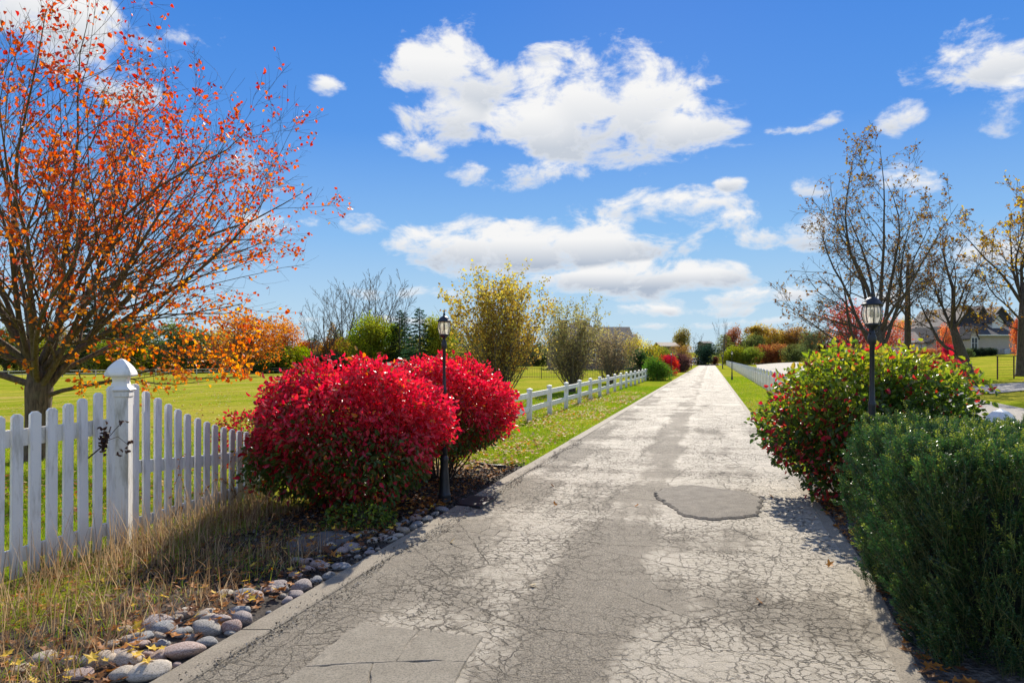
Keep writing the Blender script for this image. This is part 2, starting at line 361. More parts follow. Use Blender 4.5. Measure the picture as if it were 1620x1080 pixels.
# asphalt drive
def asphalt(name, patch=None):
    m_, q = mat(name); w = wpos(q)
    r = q.mapping(w, rot=(0, 0, ROAD))          # x across the drive, y along it
    rx_, ry_, _ = q.sep(r)
    u = q.m('ADD', rx_, 2.79)                   # metres from the left edge
    fine = q.noise(w, 85, 5, .8); grain = q.noise(w, 420, 2, .8); mid = q.noise(w, 7, 5, .65)
    vs = q.new('ShaderNodeTexVoronoi'); vs.inputs['Scale'].default_value = 150; q.put(vs.inputs['Vector'], w)
    if patch:
        cc = q.mix(q.mr(mid, .3, .7), patch[0], patch[1])
        cc = q.mix(q.mr(fine, .46, .62, 0, .75), cc, tuple(k*.4 for k in patch[0]))
        cc = q.mix(q.mr(vs.outputs['Distance'], .12, .3, .35, 0), cc, (.5, .47, .42))
        h = q.m('ADD', q.m('MULTIPLY', fine, .6), grain)
        principled(q, cc, .8, h, .8, .006, Specular_IOR_Level=.3); return m_
    warp = q.new('ShaderNodeTexNoise'); q.put(warp.inputs['Vector'], w); warp.inputs['Scale'].default_value = 5; warp.inputs['Detail'].default_value = 5; warp.inputs['Roughness'].default_value = .7
    wv = q.new('ShaderNodeVectorMath', operation='MULTIPLY_ADD'); q.put(wv.inputs[0], warp.outputs['Color']); wv.inputs[1].default_value = (.13, .13, 0); q.put(wv.inputs[2], w)
    wv2 = q.new('ShaderNodeTexNoise'); q.put(wv2.inputs['Vector'], w); wv2.inputs['Scale'].default_value = 34; wv2.inputs['Detail'].default_value = 3; wv2.inputs['Roughness'].default_value = .7
    wv3 = q.new('ShaderNodeVectorMath', operation='MULTIPLY_ADD'); q.put(wv3.inputs[0], wv2.outputs['Color']); wv3.inputs[1].default_value = (.045, .045, 0); q.put(wv3.inputs[2], wv.outputs[0]); wv = wv3
    wn = q.mr(q.noise(w, 5, 6, .75), .35, .65, .25, 2.4)
    def crack(scale, width, vecin):
        v = q.new('ShaderNodeTexVoronoi', feature='DISTANCE_TO_EDGE', voronoi_dimensions='2D'); q.put(v.inputs['Vector'], vecin); v.inputs['Scale'].default_value = scale
        return q.mr(v.outputs['Distance'], 0., q.m('MULTIPLY', wn, width*scale), 1, 0)
    # worn light coat in strips along the drive
    strip = q.ramp(q.m('DIVIDE', u, 4.1), [(0, (.15,)*3), (.14, (.35,)*3), (.25, (.7,)*3), (.38, (.68,)*3), (.45, (.2,)*3), (.53, (.15,)*3), (.58, (.8,)*3), (.72, (.6,)*3), (.84, (.85,)*3), (1, (.75,)*3)])
    lm = q.noise(q.mapping(r, (1, .22, 1)), 1.6, 7, .62)
    cross = q.noise(q.mapping(r, (.25, 1, 1), loc=(4, 2, 0)), .8, 4, .6)
    near = q.mr(wy_ := q.sep(w)[1], 4.5, 8.5, -.25, .1)
    near = q.m('ADD', near, q.mr(wy_, 8, 30, 0, .25))
    nearr = q.m('MULTIPLY', q.mr(u, 2.0, 2.6), q.mr(wy_, 9, 5, 0, .28))
    lf = q.m('ADD', q.m('ADD', q.m('ADD', strip, near), nearr), q.m('MULTIPLY', q.m('SUBTRACT', lm, .5), 2.6))
    lf = q.m('ADD', lf, q.m('MULTIPLY', q.m('SUBTRACT', cross, .5), 2.2))
    speck = q.m('MULTIPLY', q.m('SUBTRACT', fine, .5), 1.9)
    halo = crack(5.5, .016, wv.outputs[0])
    lf = q.m('SUBTRACT', lf, q.m('MULTIPLY', halo, .3))
    light = q.mr(q.m('ADD', lf, speck), .42, .72)
    base = q.mix(q.mr(mid, .3, .7), (.265, .226, .166), (.375, .325, .245))
    base = q.mix(q.mr(fine, .47, .56, 0, .8), base, (.10, .088, .07))
    base = q.mix(q.mr(vs.outputs['Distance'], .12, .3, .55, 0), base, (.5, .46, .39))
    lite = q.mix(q.mr(mid, .3, .75), (.43, .375, .285), (.56, .495, .39))
    lite = q.mix(q.mr(fine, .52, .62, 0, .6), lite, (.2, .175, .135))
    cc = q.mix(light, base, lite)
    big = crack(.8, .007, wv.outputs[0]); small = crack(5.2, .0055, wv.outputs[0]); tiny = crack(15, .004, wv.outputs[0])
    zone = q.noise(w, .8, 4, .6); z2 = q.noise(w, 1.3, 3, .6)
    allig = q.mr(zone, .36, .5); ally = q.mr(z2, .34, .5)
    seg = q.m('ADD', ry_, q.m('MULTIPLY', q.noise(w, 1.2, 5, .7), .5))
    tr_ = q.mr(q.m('ABSOLUTE', q.m('SUBTRACT', q.m('MODULO', q.m('ADD', seg, .75), 2.05), 1)), 0, .009, 1, 0)
    long_ = q.mr(q.m('ABSOLUTE', q.m('SUBTRACT', q.m('ADD', u, q.m('MULTIPLY', q.noise(w, .7, 6, .7), .8)), 2.1)), 0, .008, 1, 0)
    ck = q.m('MAXIMUM', big, q.m('MULTIPLY', small, q.m('MAXIMUM', allig, .25)))
    ck = q.m('MAXIMUM', ck, q.m('MULTIPLY', tiny, q.m('MULTIPLY', allig, ally)))
    ck = q.m('MAXIMUM', ck, tr_); ck = q.m('MAXIMUM', ck, long_)
    wear = q.ramp(q.m('DIVIDE', u, 4.1), [(0, (.35,)*3), (.12, (.5,)*3), (.2, (1,)*3), (.38, (1,)*3), (.45, (.12,)*3), (.54, (.12,)*3), (.6, (1,)*3), (.86, (1,)*3), (.95, (.55,)*3)])
    small = q.m('MULTIPLY', small, wear); ck = q.m('MAXIMUM', q.m('MULTIPLY', ck, q.mr(wear, 0, 1, .2, 1)), q.m('MULTIPLY', tr_, .9))
    ck = q.m('MULTIPLY', ck, q.mr(q.noise(w, 11, 5, .75), .36, .56, .1, 1))
    cc = q.mix(q.m('MULTIPLY', ck, .88), cc, (.05, .04, .028))
    h = q.m('SUBTRACT', q.m('ADD', q.m('MULTIPLY', fine, .5), q.m('MULTIPLY', grain, .35)), q.m('MULTIPLY', ck, 2.2))
    principled(q, cc, q.mix(light, .85, .72, 'FLOAT'), h, 1., .014, Specular_IOR_Level=.25)
    return m_
M['asphalt'] = asphalt('cracked_asphalt')
M['patchdark'] = asphalt('dark_asphalt_patch', ((.12, .10, .076), (.24, .205, .155)))
M['patchgrey'] = asphalt('smooth_grey_patch', ((.27, .235, .175), (.36, .315, .24)))
M['kerb'] = asphalt('concrete_edging', ((.29, .245, .18), (.39, .335, .25)))
M['pale'] = asphalt('pale_concrete', ((.3, .265, .21), (.42, .375, .31)))
M['grey_gravel'] = asphalt('grey_lane', ((.2, .19, .18), (.3, .28, .26)))
m_, q = mat('cobble'); oi = q.new('ShaderNodeObjectInfo'); c = objc(q); n1 = q.noise(c, 3, 5); n2 = q.noise(c, 22, 4, .75)
cc = q.mix(q.mr(n1, .3, .7, 0, .35), oi.outputs['Color'], (.12, .10, .09)); n3 = q.noise(c, 11, 5, .8); cc = q.mix(q.mr(n3, .51, .58, 0, .7), cc, (.6, .54, .48)); cc = q.mix(q.mr(n3, .47, .41, 0, .75), cc, (.06, .05, .045))
principled(q, cc, .65, n2, .5, .04); M['cobble'] = m_
def brick(name, c1, c2, c3):
    m_, q = mat(name); b = q.new('ShaderNodeTexBrick'); q.put(b.inputs['Vector'], q.mapping(objc(q), rot=(rad(90), 0, 0))); b.inputs['Scale'].default_value = 2.2
    for k, cx in zip(('Color1', 'Color2', 'Mortar'), (c1, c2, c3)): b.inputs[k].default_value = (*cx, 1)
    b.inputs['Mortar Size'].default_value = .012
    n1 = q.noise(objc(q), 2, 5); principled(q, q.mix(q.mr(n1, .3, .7, 0, .3), b.outputs[0], c3), .85); return m_
M['tanbrick'] = brick('tan_brick', (.52, .43, .34), (.44, .37, .29), (.55, .5, .43))
M['brownbrick'] = brick('brown_brick', (.19, .10, .07), (.14, .08, .06), (.3, .26, .22))
def shingle(name, lo, hi):
    m_, q = mat(name); c = objc(q); wv = q.new('ShaderNodeTexWave', bands_direction='Z'); q.put(wv.inputs['Vector'], c); wv.inputs['Scale'].default_value = 1.6; wv.inputs['Distortion'].default_value = .6
    n1 = q.noise(c, 7, 5, .7); principled(q, q.mix(q.mr(n1, .3, .7), lo, hi), .9, wv.outputs[1], .6, .03); return m_
M['shingle'] = shingle('brown_shingles', (.2, .165, .135), (.38, .32, .26))
M['darkshadeshingle'] = shingle('dark_and_shaded_shingles', (.035, .034, .036), (.08, .075, .075))  # dark roofs; also carries painted shade on the right house
M['trim'] = simple('white_trim', (.75, .74, .7), .5, 4, .08)
M['window'] = simple('window_glass', (.03, .035, .045), .08, 3, .3, .02)
M['carpaint'] = simple('white_car_paint', (.75, .76, .78), .25, 3, .05, .02)
M['tyre'] = simple('tyre_rubber', (.02, .02, .02), .8)
M['chrome'] = simple('headlight_glass', (.7, .72, .75), .15)
M['rust'] = simple('rusty_iron', (.09, .05, .035), .8, 20, .4)
M['stonedark'] = simple('dark_flagstone', (.1, .1, .1), .8, 6, .3, .6, .01)
M['plastic'] = simple('black_plastic', (.012, .012, .013), .5)
M['acgrey'] = simple('grey_metal_casing', (.45, .46, .47), .5)

# ------------------------------------------------------------------ ground
def grid_sheet(name, xs, ys, zf, m):
    X, Y = np.meshgrid(xs, ys); V = np.stack([X, Y, zf(X, Y)], -1).reshape(-1, 3)
    nx, ny = len(xs), len(ys); i = np.arange(nx-1); j = np.arange(ny-1); I, J = np.meshgrid(i, j)
    a = (J*nx+I).ravel(); Fc = np.stack([a, a+1, a+nx+1, a+nx], 1)
    return npmesh(name, V, Fc, m, smooth=True)
def spaced(lo, hi, near, far_, growth=1.06, start=.25):
    out = [0.]; s_ = start
    while out[-1] < hi: out.append(out[-1]+s_); s_ *= growth
    neg = [0.]; s_ = start
    while neg[-1] > lo: neg.append(neg[-1]-s_); s_ *= growth
    return np.array(sorted(set(neg[1:]+out)))
xs = spaced(-2500, 2500, 0, 0, 1.07, .5); ys = spaced(-60, 3000, 0, 0, 1.05, .5)
def zg(X, Y):
    z_ = T(X, Y)
    z_ = z_+.012*np.sin(X*9.1+Y*3)*np.sin(Y*7.7)*(np.abs(Y) < 40)*((X < XL(Y)-.4)|(X > XR(Y)+.4))
    return z_
tag(link('ground', grid_sheet('ground', xs, ys, zg, M['lawn'])), kind='structure')
def ribbon(name, pts_l, pts_r, dz, m, n=5, kind='structure', parent=None):
    """a strip draped on the ground between two edges"""
    L = np.array(pts_l); Rr = np.array(pts_r); V = []
    for k in range(n):
        f = k/(n-1); P = L*(1-f)+Rr*f; V.append(np.stack([P[:, 0], P[:, 1], T(P[:, 0], P[:, 1])+dz], 1))
    V = np.stack(V, 1).reshape(-1, 3); a = []
    for j in range(len(L)-1):
        for i in range(n-1): a.append((j*n+i, j*n+i+1, (j+1)*n+i+1, (j+1)*n+i))
    me = npmesh(name, V, a, m, smooth=True)
    return part(name, me, parent) if parent else tag(link(name, me), kind=kind)
yy = np.concatenate([np.arange(-6, 30, .25), np.arange(30, 175, 3.)])
drive = ribbon('driveway', [(XL(v)+.2, v) for v in yy], [(float(XR(v))-.1, v) for v in yy], .022, M['asphalt'], 9)
# the drive widens into a turning court at its far end
th = np.linspace(0, math.pi, 18); cx0, cy0 = XL(168)+2.2, 176
ribbon('turning_court', [(cx0-16*math.sin(a), cy0-15*math.cos(a)) for a in th], [(cx0+18*math.sin(a), cy0-15*math.cos(a)) for a in th], .05, M['pale'], 5)
# concrete edging: real step, laid in lengths with open joints
def edging(side):
    root = empty('kerb', (0, 0, 0)); root['kind'] = 'structure'
    v = 1.0; k = 0
    while v < 165:
        ln = 1.6 if v < 24 else 12.; v2 = v+ln-.012
        pts = []
        for q_ in np.linspace(v, v2, 4):
            if side < 0: a_, b_ = XL(q_)+.005, XL(q_)+.2
            else: a_, b_ = float(XR(q_))-.1, float(XR(q_))+.03
            pts.append((a_, b_, q_))
        V = []; Fc = []
        jz = R.uniform(-.004, .004)
        hgt = .034 if side < 0 else .0265
        for (a_, b_, q_) in pts: V += [(a_, q_, -.02), (a_, q_, hgt-.006+jz), (a_+.01, q_, hgt+jz), (b_-.01, q_, hgt+jz), (b_, q_, hgt-.008+jz), (b_, q_, -.02)]
        for i in range(3):
            for e in range(5): Fc.append((i*6+e, i*6+e+1, i*6+e+7, i*6+e+6))
        m_b = MB().add(V, Fc+[(0, 1, 2, 3, 4, 5), (23, 22, 21, 20, 19, 18)]); m_b.build('kerb_length', M['kerb'], root)
        v += ln
edging(-1); edging(1)
# beds beside the drive
def bed(name, side, y0, y1, w0, m, dz=.016):
    ys_ = np.arange(y0, y1, .2); E = []; O = []
    for v in ys_:
        wob = .12*math.sin(v*2.3)+.08*math.sin(v*5.1)
        taper = min(1, (v-y0+.1)/.6, (y1-v)/.8)
        if side < 0: E.append((XL(v)+.02, v)); O.append((XL(v)-(w0(v)+wob)*taper, v))
        else: E.append((float(XR(v))+.02, v)); O.append((float(XR(v))+(w0(v)+wob)*taper, v))
    return ribbon(name, O, E, dz, m, 9)
bed('planting_bed', -1, 1.5, 10.9, lambda v: 1.45+.3*min(1, max(0, (v-5)/2)), M['soil'])
bed('gravel_bed', 1, 1.5, 10.2, lambda v: 2.6, M['gravel'])
# oval dark patch and the cut patch in four pieces
def slab(name, pts, z0, h, m, inner=.02, parent=None):
    c = np.mean(np.array(pts), 0); n = len(pts); V = [(p[0], p[1], z0-.015) for p in pts]+[(p[0], p[1], z0+h*.3) for p in pts]
    V += [(p[0]+(c[0]-p[0])/np.hypot(*(c-np.array(p)))*inner, p[1]+(c[1]-p[1])/np.hypot(*(c-np.array(p)))*inner, z0+h) for p in pts]
    Fc = [tuple(n*2+k for k in range(n))]
    for k in range(n):
        k2 = (k+1) % n; Fc += [(k, k2, n+k2, n+k), (n+k, n+k2, 2*n+k2, 2*n+k)]
    return MB().add(V, Fc).build(name, m, parent)
def rough_edge(pts, amp, step=.05, seed=0):
    g = np.random.default_rng(seed); out = []
    for k in range(len(pts)):
        a = np.array(pts[k]); b = np.array(pts[(k+1) % len(pts)]); L = np.hypot(*(b-a)); n = max(1, int(L/step)); nn = np.array([-(b-a)[1], (b-a)[0]])/L
        o_ = 0
        for i in range(n):
            o_ = .7*o_+g.normal(0, amp*.5); e = min(i, n-i)/n*4
            out.append(tuple(a+(b-a)*i/n+nn*o_*min(1, e)))
    return out
ov = []
for k in range(56):
    a = 2*math.pi*k/56; r_ = 1+.07*math.sin(3*a+1)+.05*math.sin(5*a)+R.normal(0, .012)
    ov.append((2.30+.60*r_*math.cos(a)+.06*math.sin(a), 8.0+.92*r_*math.sin(a)))
slab('asphalt_patch', rough_edge(ov,   .022, .02, 9), .022, .022, M['patchdark'], .03, drive)
def gp(px, py): Y_ = CH*F/(py-HZ); return ((px-810)/F*Y_, Y_)
A_, B_, C_, D_, E_, F_ = gp(570, 992), gp(765, 1014), gp(665, 1003), gp(625, 1054), gp(480, 1062), gp(738, 1054)
G_, H_, I_, J_ = gp(395, 1125), gp(700, 1125), gp(575, 1125), gp(590, 1056)
for k, pp in enumerate([(A_, C_, D_, E_), (C_, B_, F_, D_), (E_, J_, I_, G_), (J_, D_, F_, H_, I_)]):
    c = np.mean(np.array(pp), 0); pp = [tuple(c+(np.array(p)-c)*.988) for p in pp]
    slab('cut_patch', rough_edge(pp, .011, .035, k), .022, .006+.0015*k, M['patchgrey'], .006, drive)
# pale drive beyond the right-hand fence, its branch, and the grey lane
def curve(pts, n):
    P = np.array(pts, float); t_ = np.linspace(0, len(P)-1, n); return np.stack([np.interp(t_, range(len(P)), P[:, k]) for k in range(P.shape[1])], 1)
def lane(name, pts, dz, m, n=60):
    P = curve(pts, n); d = np.gradient(P[:, :2], axis=0); d /= np.linalg.norm(d, axis=1)[:, None]; nn = np.stack([-d[:, 1], d[:, 0]], 1)
    return ribbon(name, P[:, :2]+nn*P[:, 2:3]/2, P[:, :2]-nn*P[:, 2:3]/2, dz, m, 5)
lane('side_drive', [(9.5, 4, 3), (11.8, 12, 3), (13.4, 18, 3), (16, 25, 3), (19.5, 36, 3.4), (24.5, 52, 4), (31, 72, 5), (42, 105, 8), (62, 160, 9)], .03, M['pale'])
lane('side_drive_branch', [(40, 98, 8), (60, 108, 4), (80, 112, 4)], .045, M['pale'])
lane('gravel_lane', [(15.5, 31, 5), (22, 31.5, 5), (30, 30.5, 5), (60, 29, 5)], .04, M['grey_gravel'])

# ------------------------------------------------------------------ foliage helpers
def leaf_mesh(name, P, size, m, tint, mid=None, asp=.55, fold=.25, up=0., six=False, curl=0.):
    """one mesh of folded leaves; mid = direction of the midrib"""
    n = len(P); P = np.asarray(P, float); size = np.asarray(size, float)*np.ones(n)
    d = R.normal(size=(n, 3)) if mid is None else mid+R.normal(size=(n, 3))*.35
    d /= np.linalg.norm(d, axis=1)[:, None]
    k = R.normal(size=(n, 3)); k[:, 2] += up
    s_ = np.cross(d, k); s_ /= np.linalg.norm(s_, axis=1)[:, None]+1e-9; nn = np.cross(s_, d)
    L = size[:, None]; Wd = L*asp/2
    if six:
        b = P; l1 = P+d*L*.3+s_*Wd*.9+nn*Wd*fold*2; l2 = P+d*L*.68+s_*Wd*.8+nn*Wd*fold*2-nn*L*curl*.5; tp_ = P+d*L-nn*L*curl; r2 = P+d*L*.68-s_*Wd*.8+nn*Wd*fold*2-nn*L*curl*.5; r1 = P+d*L*.3-s_*Wd*.9+nn*Wd*fold*2
        V = np.stack([b, l1, l2, tp_, r2, r1], 1).reshape(-1, 3); i = np.arange(n)*6
        Fc = np.concatenate([np.stack([i, i+1, i+2, i+3], 1), np.stack([i, i+3, i+4, i+5], 1)])
    else:
        V = np.stack([P, P+d*L*.5+s_*Wd+nn*Wd*fold, P+d*L, P+d*L*.5-s_*Wd+nn*Wd*fold], 1).reshape(-1, 3); i = np.arange(n)*4
        Fc = np.concatenate([np.stack([i, i+1, i+2], 1), np.stack([i, i+2, i+3], 1)])
    return npmesh(name, V, Fc, m, np.concatenate([tint, tint]))
def maple_leaf(name, P, size, m, tint, flat=.25):
    """five-pointed fallen leaves lying about"""
    n = len(P); a0 = R.uniform(0, 6.28, n); ang = np.array([0, 35, 70, 105, 150, 180, 210, 255, 290, 325])*math.pi/180
    rr = np.array([1, .45, .9, .42, .65, .25, .65, .42, .9, .45])*.5
    tilt = R.normal(0, flat, (n, 2)); V = [np.asarray(P, float)]
    for k in range(10):
        lx = np.cos(a0+ang[k])*rr[k]*size; ly = np.sin(a0+ang[k])*rr[k]*size
        V.append(np.stack([P[:, 0]+lx, P[:, 1]+ly, P[:, 2]+lx*tilt[:, 0]+ly*tilt[:, 1]+np.abs(R.normal(0, .12, n))*size*rr[k]*2], 1))
    V = np.stack(V, 1).reshape(-1, 3); i = np.arange(n)*11
    Fc = np.concatenate([np.stack([i, i+1+k, i+1+(k+1) % 10], 1) for k in range(10)])
    return npmesh(name, V, Fc, m, np.tile(tint, 10))
def twig_mesh(name, lines, m, n=4):
    """many tapered polylines as one mesh (numpy, same number of points per group)"""
    VS = []; FS = []; off = 0
    groups = {}
    for (p, r_) in lines: groups.setdefault(len(p), []).append((p, r_))
    for L, g in groups.items():
        P = np.array([a for a, _ in g], float); Rr = np.array([b for _, b in g], float)    # g,L,3 / g,L
        D = np.gradient(P, axis=1); D /= np.linalg.norm(D, axis=2)[..., None]+1e-9
        ref = np.where(np.abs(D[:, :1, 2:3]) > .9, np.array([1., 0, 0]), np.array([0, 0, 1.]))*np.ones_like(D)
        A = np.cross(D, ref); A /= np.linalg.norm(A, axis=2)[..., None]+1e-9; B = np.cross(D, A)
        mean_r = float(Rr[:, 0].mean()); ns = n
        ring = []
        for k in range(ns):
            th_ = 2*math.pi*k/ns; ring.append(P+(A*math.cos(th_)+B*math.sin(th_))*Rr[..., None])
        V = np.stack(ring, 2)          # g,L,ns,3
        G_n = len(g); idx = np.arange(G_n*L*ns).reshape(G_n, L, ns)+off
        q1 = idx[:, :-1, :]; q2 = np.roll(idx, -1, 2)[:, :-1, :]; q3 = np.roll(idx, -1, 2)[:, 1:, :]; q4 = idx[:, 1:, :]
        FS.append(np.stack([q1, q2, q3, q4], -1).reshape(-1, 4)); VS.append(V.reshape(-1, 3)); off += V.reshape(-1, 3).shape[0]
    return npmesh(name, np.concatenate(VS), np.concatenate(FS), m, smooth=True)
def path(p0, d0, L, r0, r1, seg, wander, trop, g):
    P = [np.array(p0, float)]; d = np.array(d0, float); d /= np.linalg.norm(d)
    for k in range(seg):
        d = d+g.normal(0, wander, 3)+np.array([0, 0, trop])/seg; d /= np.linalg.norm(d); P.append(P[-1]+d*L/seg)
    r_ = r0+(r1-r0)*np.linspace(0, 1, seg+1)**.8
    return np.array(P), r_
def side_dir(d, ang, g, flat=0.):
    k = g.normal(size=3); k[2] *= (1-flat); p = np.cross(d, np.cross(k, d)); p /= np.linalg.norm(p)+1e-9
    return d*math.cos(ang)+p*math.sin(ang)
def grow(limbs, spec, g, keep=None):
    """limbs: (p0,dir,len,r0); spec per level: (children per limb, angle, length ratio, radius ratio, wander, tropism, tmin)"""
    levels = [[]]
    for (p0, d0, L, r0, wn, tr) in limbs: levels[0].append(path(p0, d0, L, r0, r0*.07, 9, wn, tr, g)+(L,))
    for (nc, ang, lr, rr, wn, tr, tmin) in spec:
        out = []
        for (P, r_, L) in levels[-1]:
            n = max(1, int(nc*g.uniform(.75, 1.25)))
            for k in range(n):
                t_ = tmin+(1-tmin)*(k+g.uniform(0, 1))/n; f = t_*(len(P)-1); i = min(int(f), len(P)-2)
                p = P[i]+(P[i+1]-P[i])*(f-i); d = P[i+1]-P[i]; d = d/np.linalg.norm(d)
                rl = r_[i]*(1-(f-i))+r_[i+1]*(f-i)
                L2 = L*lr*g.uniform(.6, 1.2)*(1.15-.6*t_)
                nd = side_dir(d, ang*g.uniform(.7, 1.3), g)
                r2 = max(min(rl*rr, L2*.02+.002), .0022)
                Pn, rn = path(p, nd, L2, r2, max(r2*.3, .0016), 6 if L2 > .8 else 4, wn, tr, g)
                if keep is None or keep(Pn[-1]): out.append((Pn, rn, L2))
        levels.append(out)
    return levels
def flat_lines(levels): return [(P, r_) for lv in levels for (P, r_, L) in lv]

# ------------------------------------------------------------------ the big orange maple behind the picket fence
def big_maple():
    g = np.random.default_rng(5); bx, by = -8.05, 11.6; bz = float(T(bx, by))
    root = empty('maple_tree', (bx, by, bz), 0, 'large spreading maple with sparse orange and red leaves behind the white picket fence', 'tree')
    tp_ = [(0, 0, -.1), (.01, 0, .05), (0, 0, .3), (-.01, .01, .8), (.0, .02, 1.2), (.02, 0, 1.6)]
    mb = MB().tube(tp_, [.3, .25, .2, .19, .21, .15], 16); mb.build('trunk', M['bark'], root)
    limbs = []
    # (azimuth from +X, elevation, length, radius): the large limbs seen in the photograph, then the rest all round
    for a, e, L, r_ in [(8, 27, 5.2, .085), (-12, 38, 5.0, .08), (35, 42, 4.9, .075), (-40, 34, 5.2, .075), (10, 55, 6.3, .085), (60, 30, 5.5, .07), (-75, 48, 5.4, .07),
                        (75, 76, 6.2, .085), (-60, 74, 6.0, .08), (100, 58, 6, .075), (135, 34, 5.6, .075), (160, 52, 6, .075), (180, 26, 5.4, .08), (205, 40, 5.4, .075),
                        (228, 60, 6, .075), (250, 32, 5.2, .07), (285, 60, 6.2, .075), (300, 28, 4.8, .07), (20, 70, 6.3, .075), (-5, 15, 3.8, .055), (175, 78, 6.2, .07), (50, 62, 6.0, .07), (-30, 58, 5.8, .07)]:
        a_ = rad(a); e_ = rad(e); d = (math.cos(e_)*math.cos(a_), math.cos(e_)*math.sin(a_), math.sin(e_))
        limbs.append(((0, 0, 1.0+g.uniform(0, .55)), d, L, r_*.8, .085, .2))
    def keep(p): 
        q_ = p-np.array([0, 0, 1.2]); return (q_[0]**2+q_[1]**2)/5.6**2+(q_[2]/7.6)**2 < 1.15 and p[2] > .75
    lv = grow(limbs, [(11, .62, .52, .48, .09, .12, .14), (8, .65, .5, .6, .1, .10, .1), (4.5, .6, .55, .6, .09, .08, .1)], g, keep)
    part('limbs', twig_mesh('limbs', flat_lines(lv[:2]), M['bark'], 7), root)
    part('twigs', twig_mesh('twigs', flat_lines(lv[2:]), M['twig'], 3), root)
    pts = []
    for (P, r_, L) in lv[3]+lv[2]:
        for k in range(len(P)):
            if g.random() < .23:
                for _ in range(g.integers(1, 4)): pts.append(P[k]+g.normal(0, .035, 3))
    pts = np.array(pts); hgt = pts[:, 2]
    # fewer leaves high up and at the rim
    rr = np.hypot(pts[:, 0], pts[:, 1]); keepm = g.random(len(pts)) < np.clip(1.15-hgt/11-rr/16, .25, 1); pts = pts[keepm]; hgt = hgt[keepm]; rr = rr[keepm]
    tint = np.clip(1.0-.10*hgt-.03*rr+g.normal(0, .2, len(pts)), 0, 1)
    print('maple leaves', len(pts), 'branches', sum(len(l) for l in lv))
    mid = np.tile([0, 0, -.5], (len(pts), 1))+g.normal(size=(len(pts), 3))*.6
    part('leaves', leaf_mesh('leaves', pts, g.uniform(.05, .086, len(pts)), M['maple'], tint, mid, .8, .35, six=True, curl=.15), root)
big_maple()

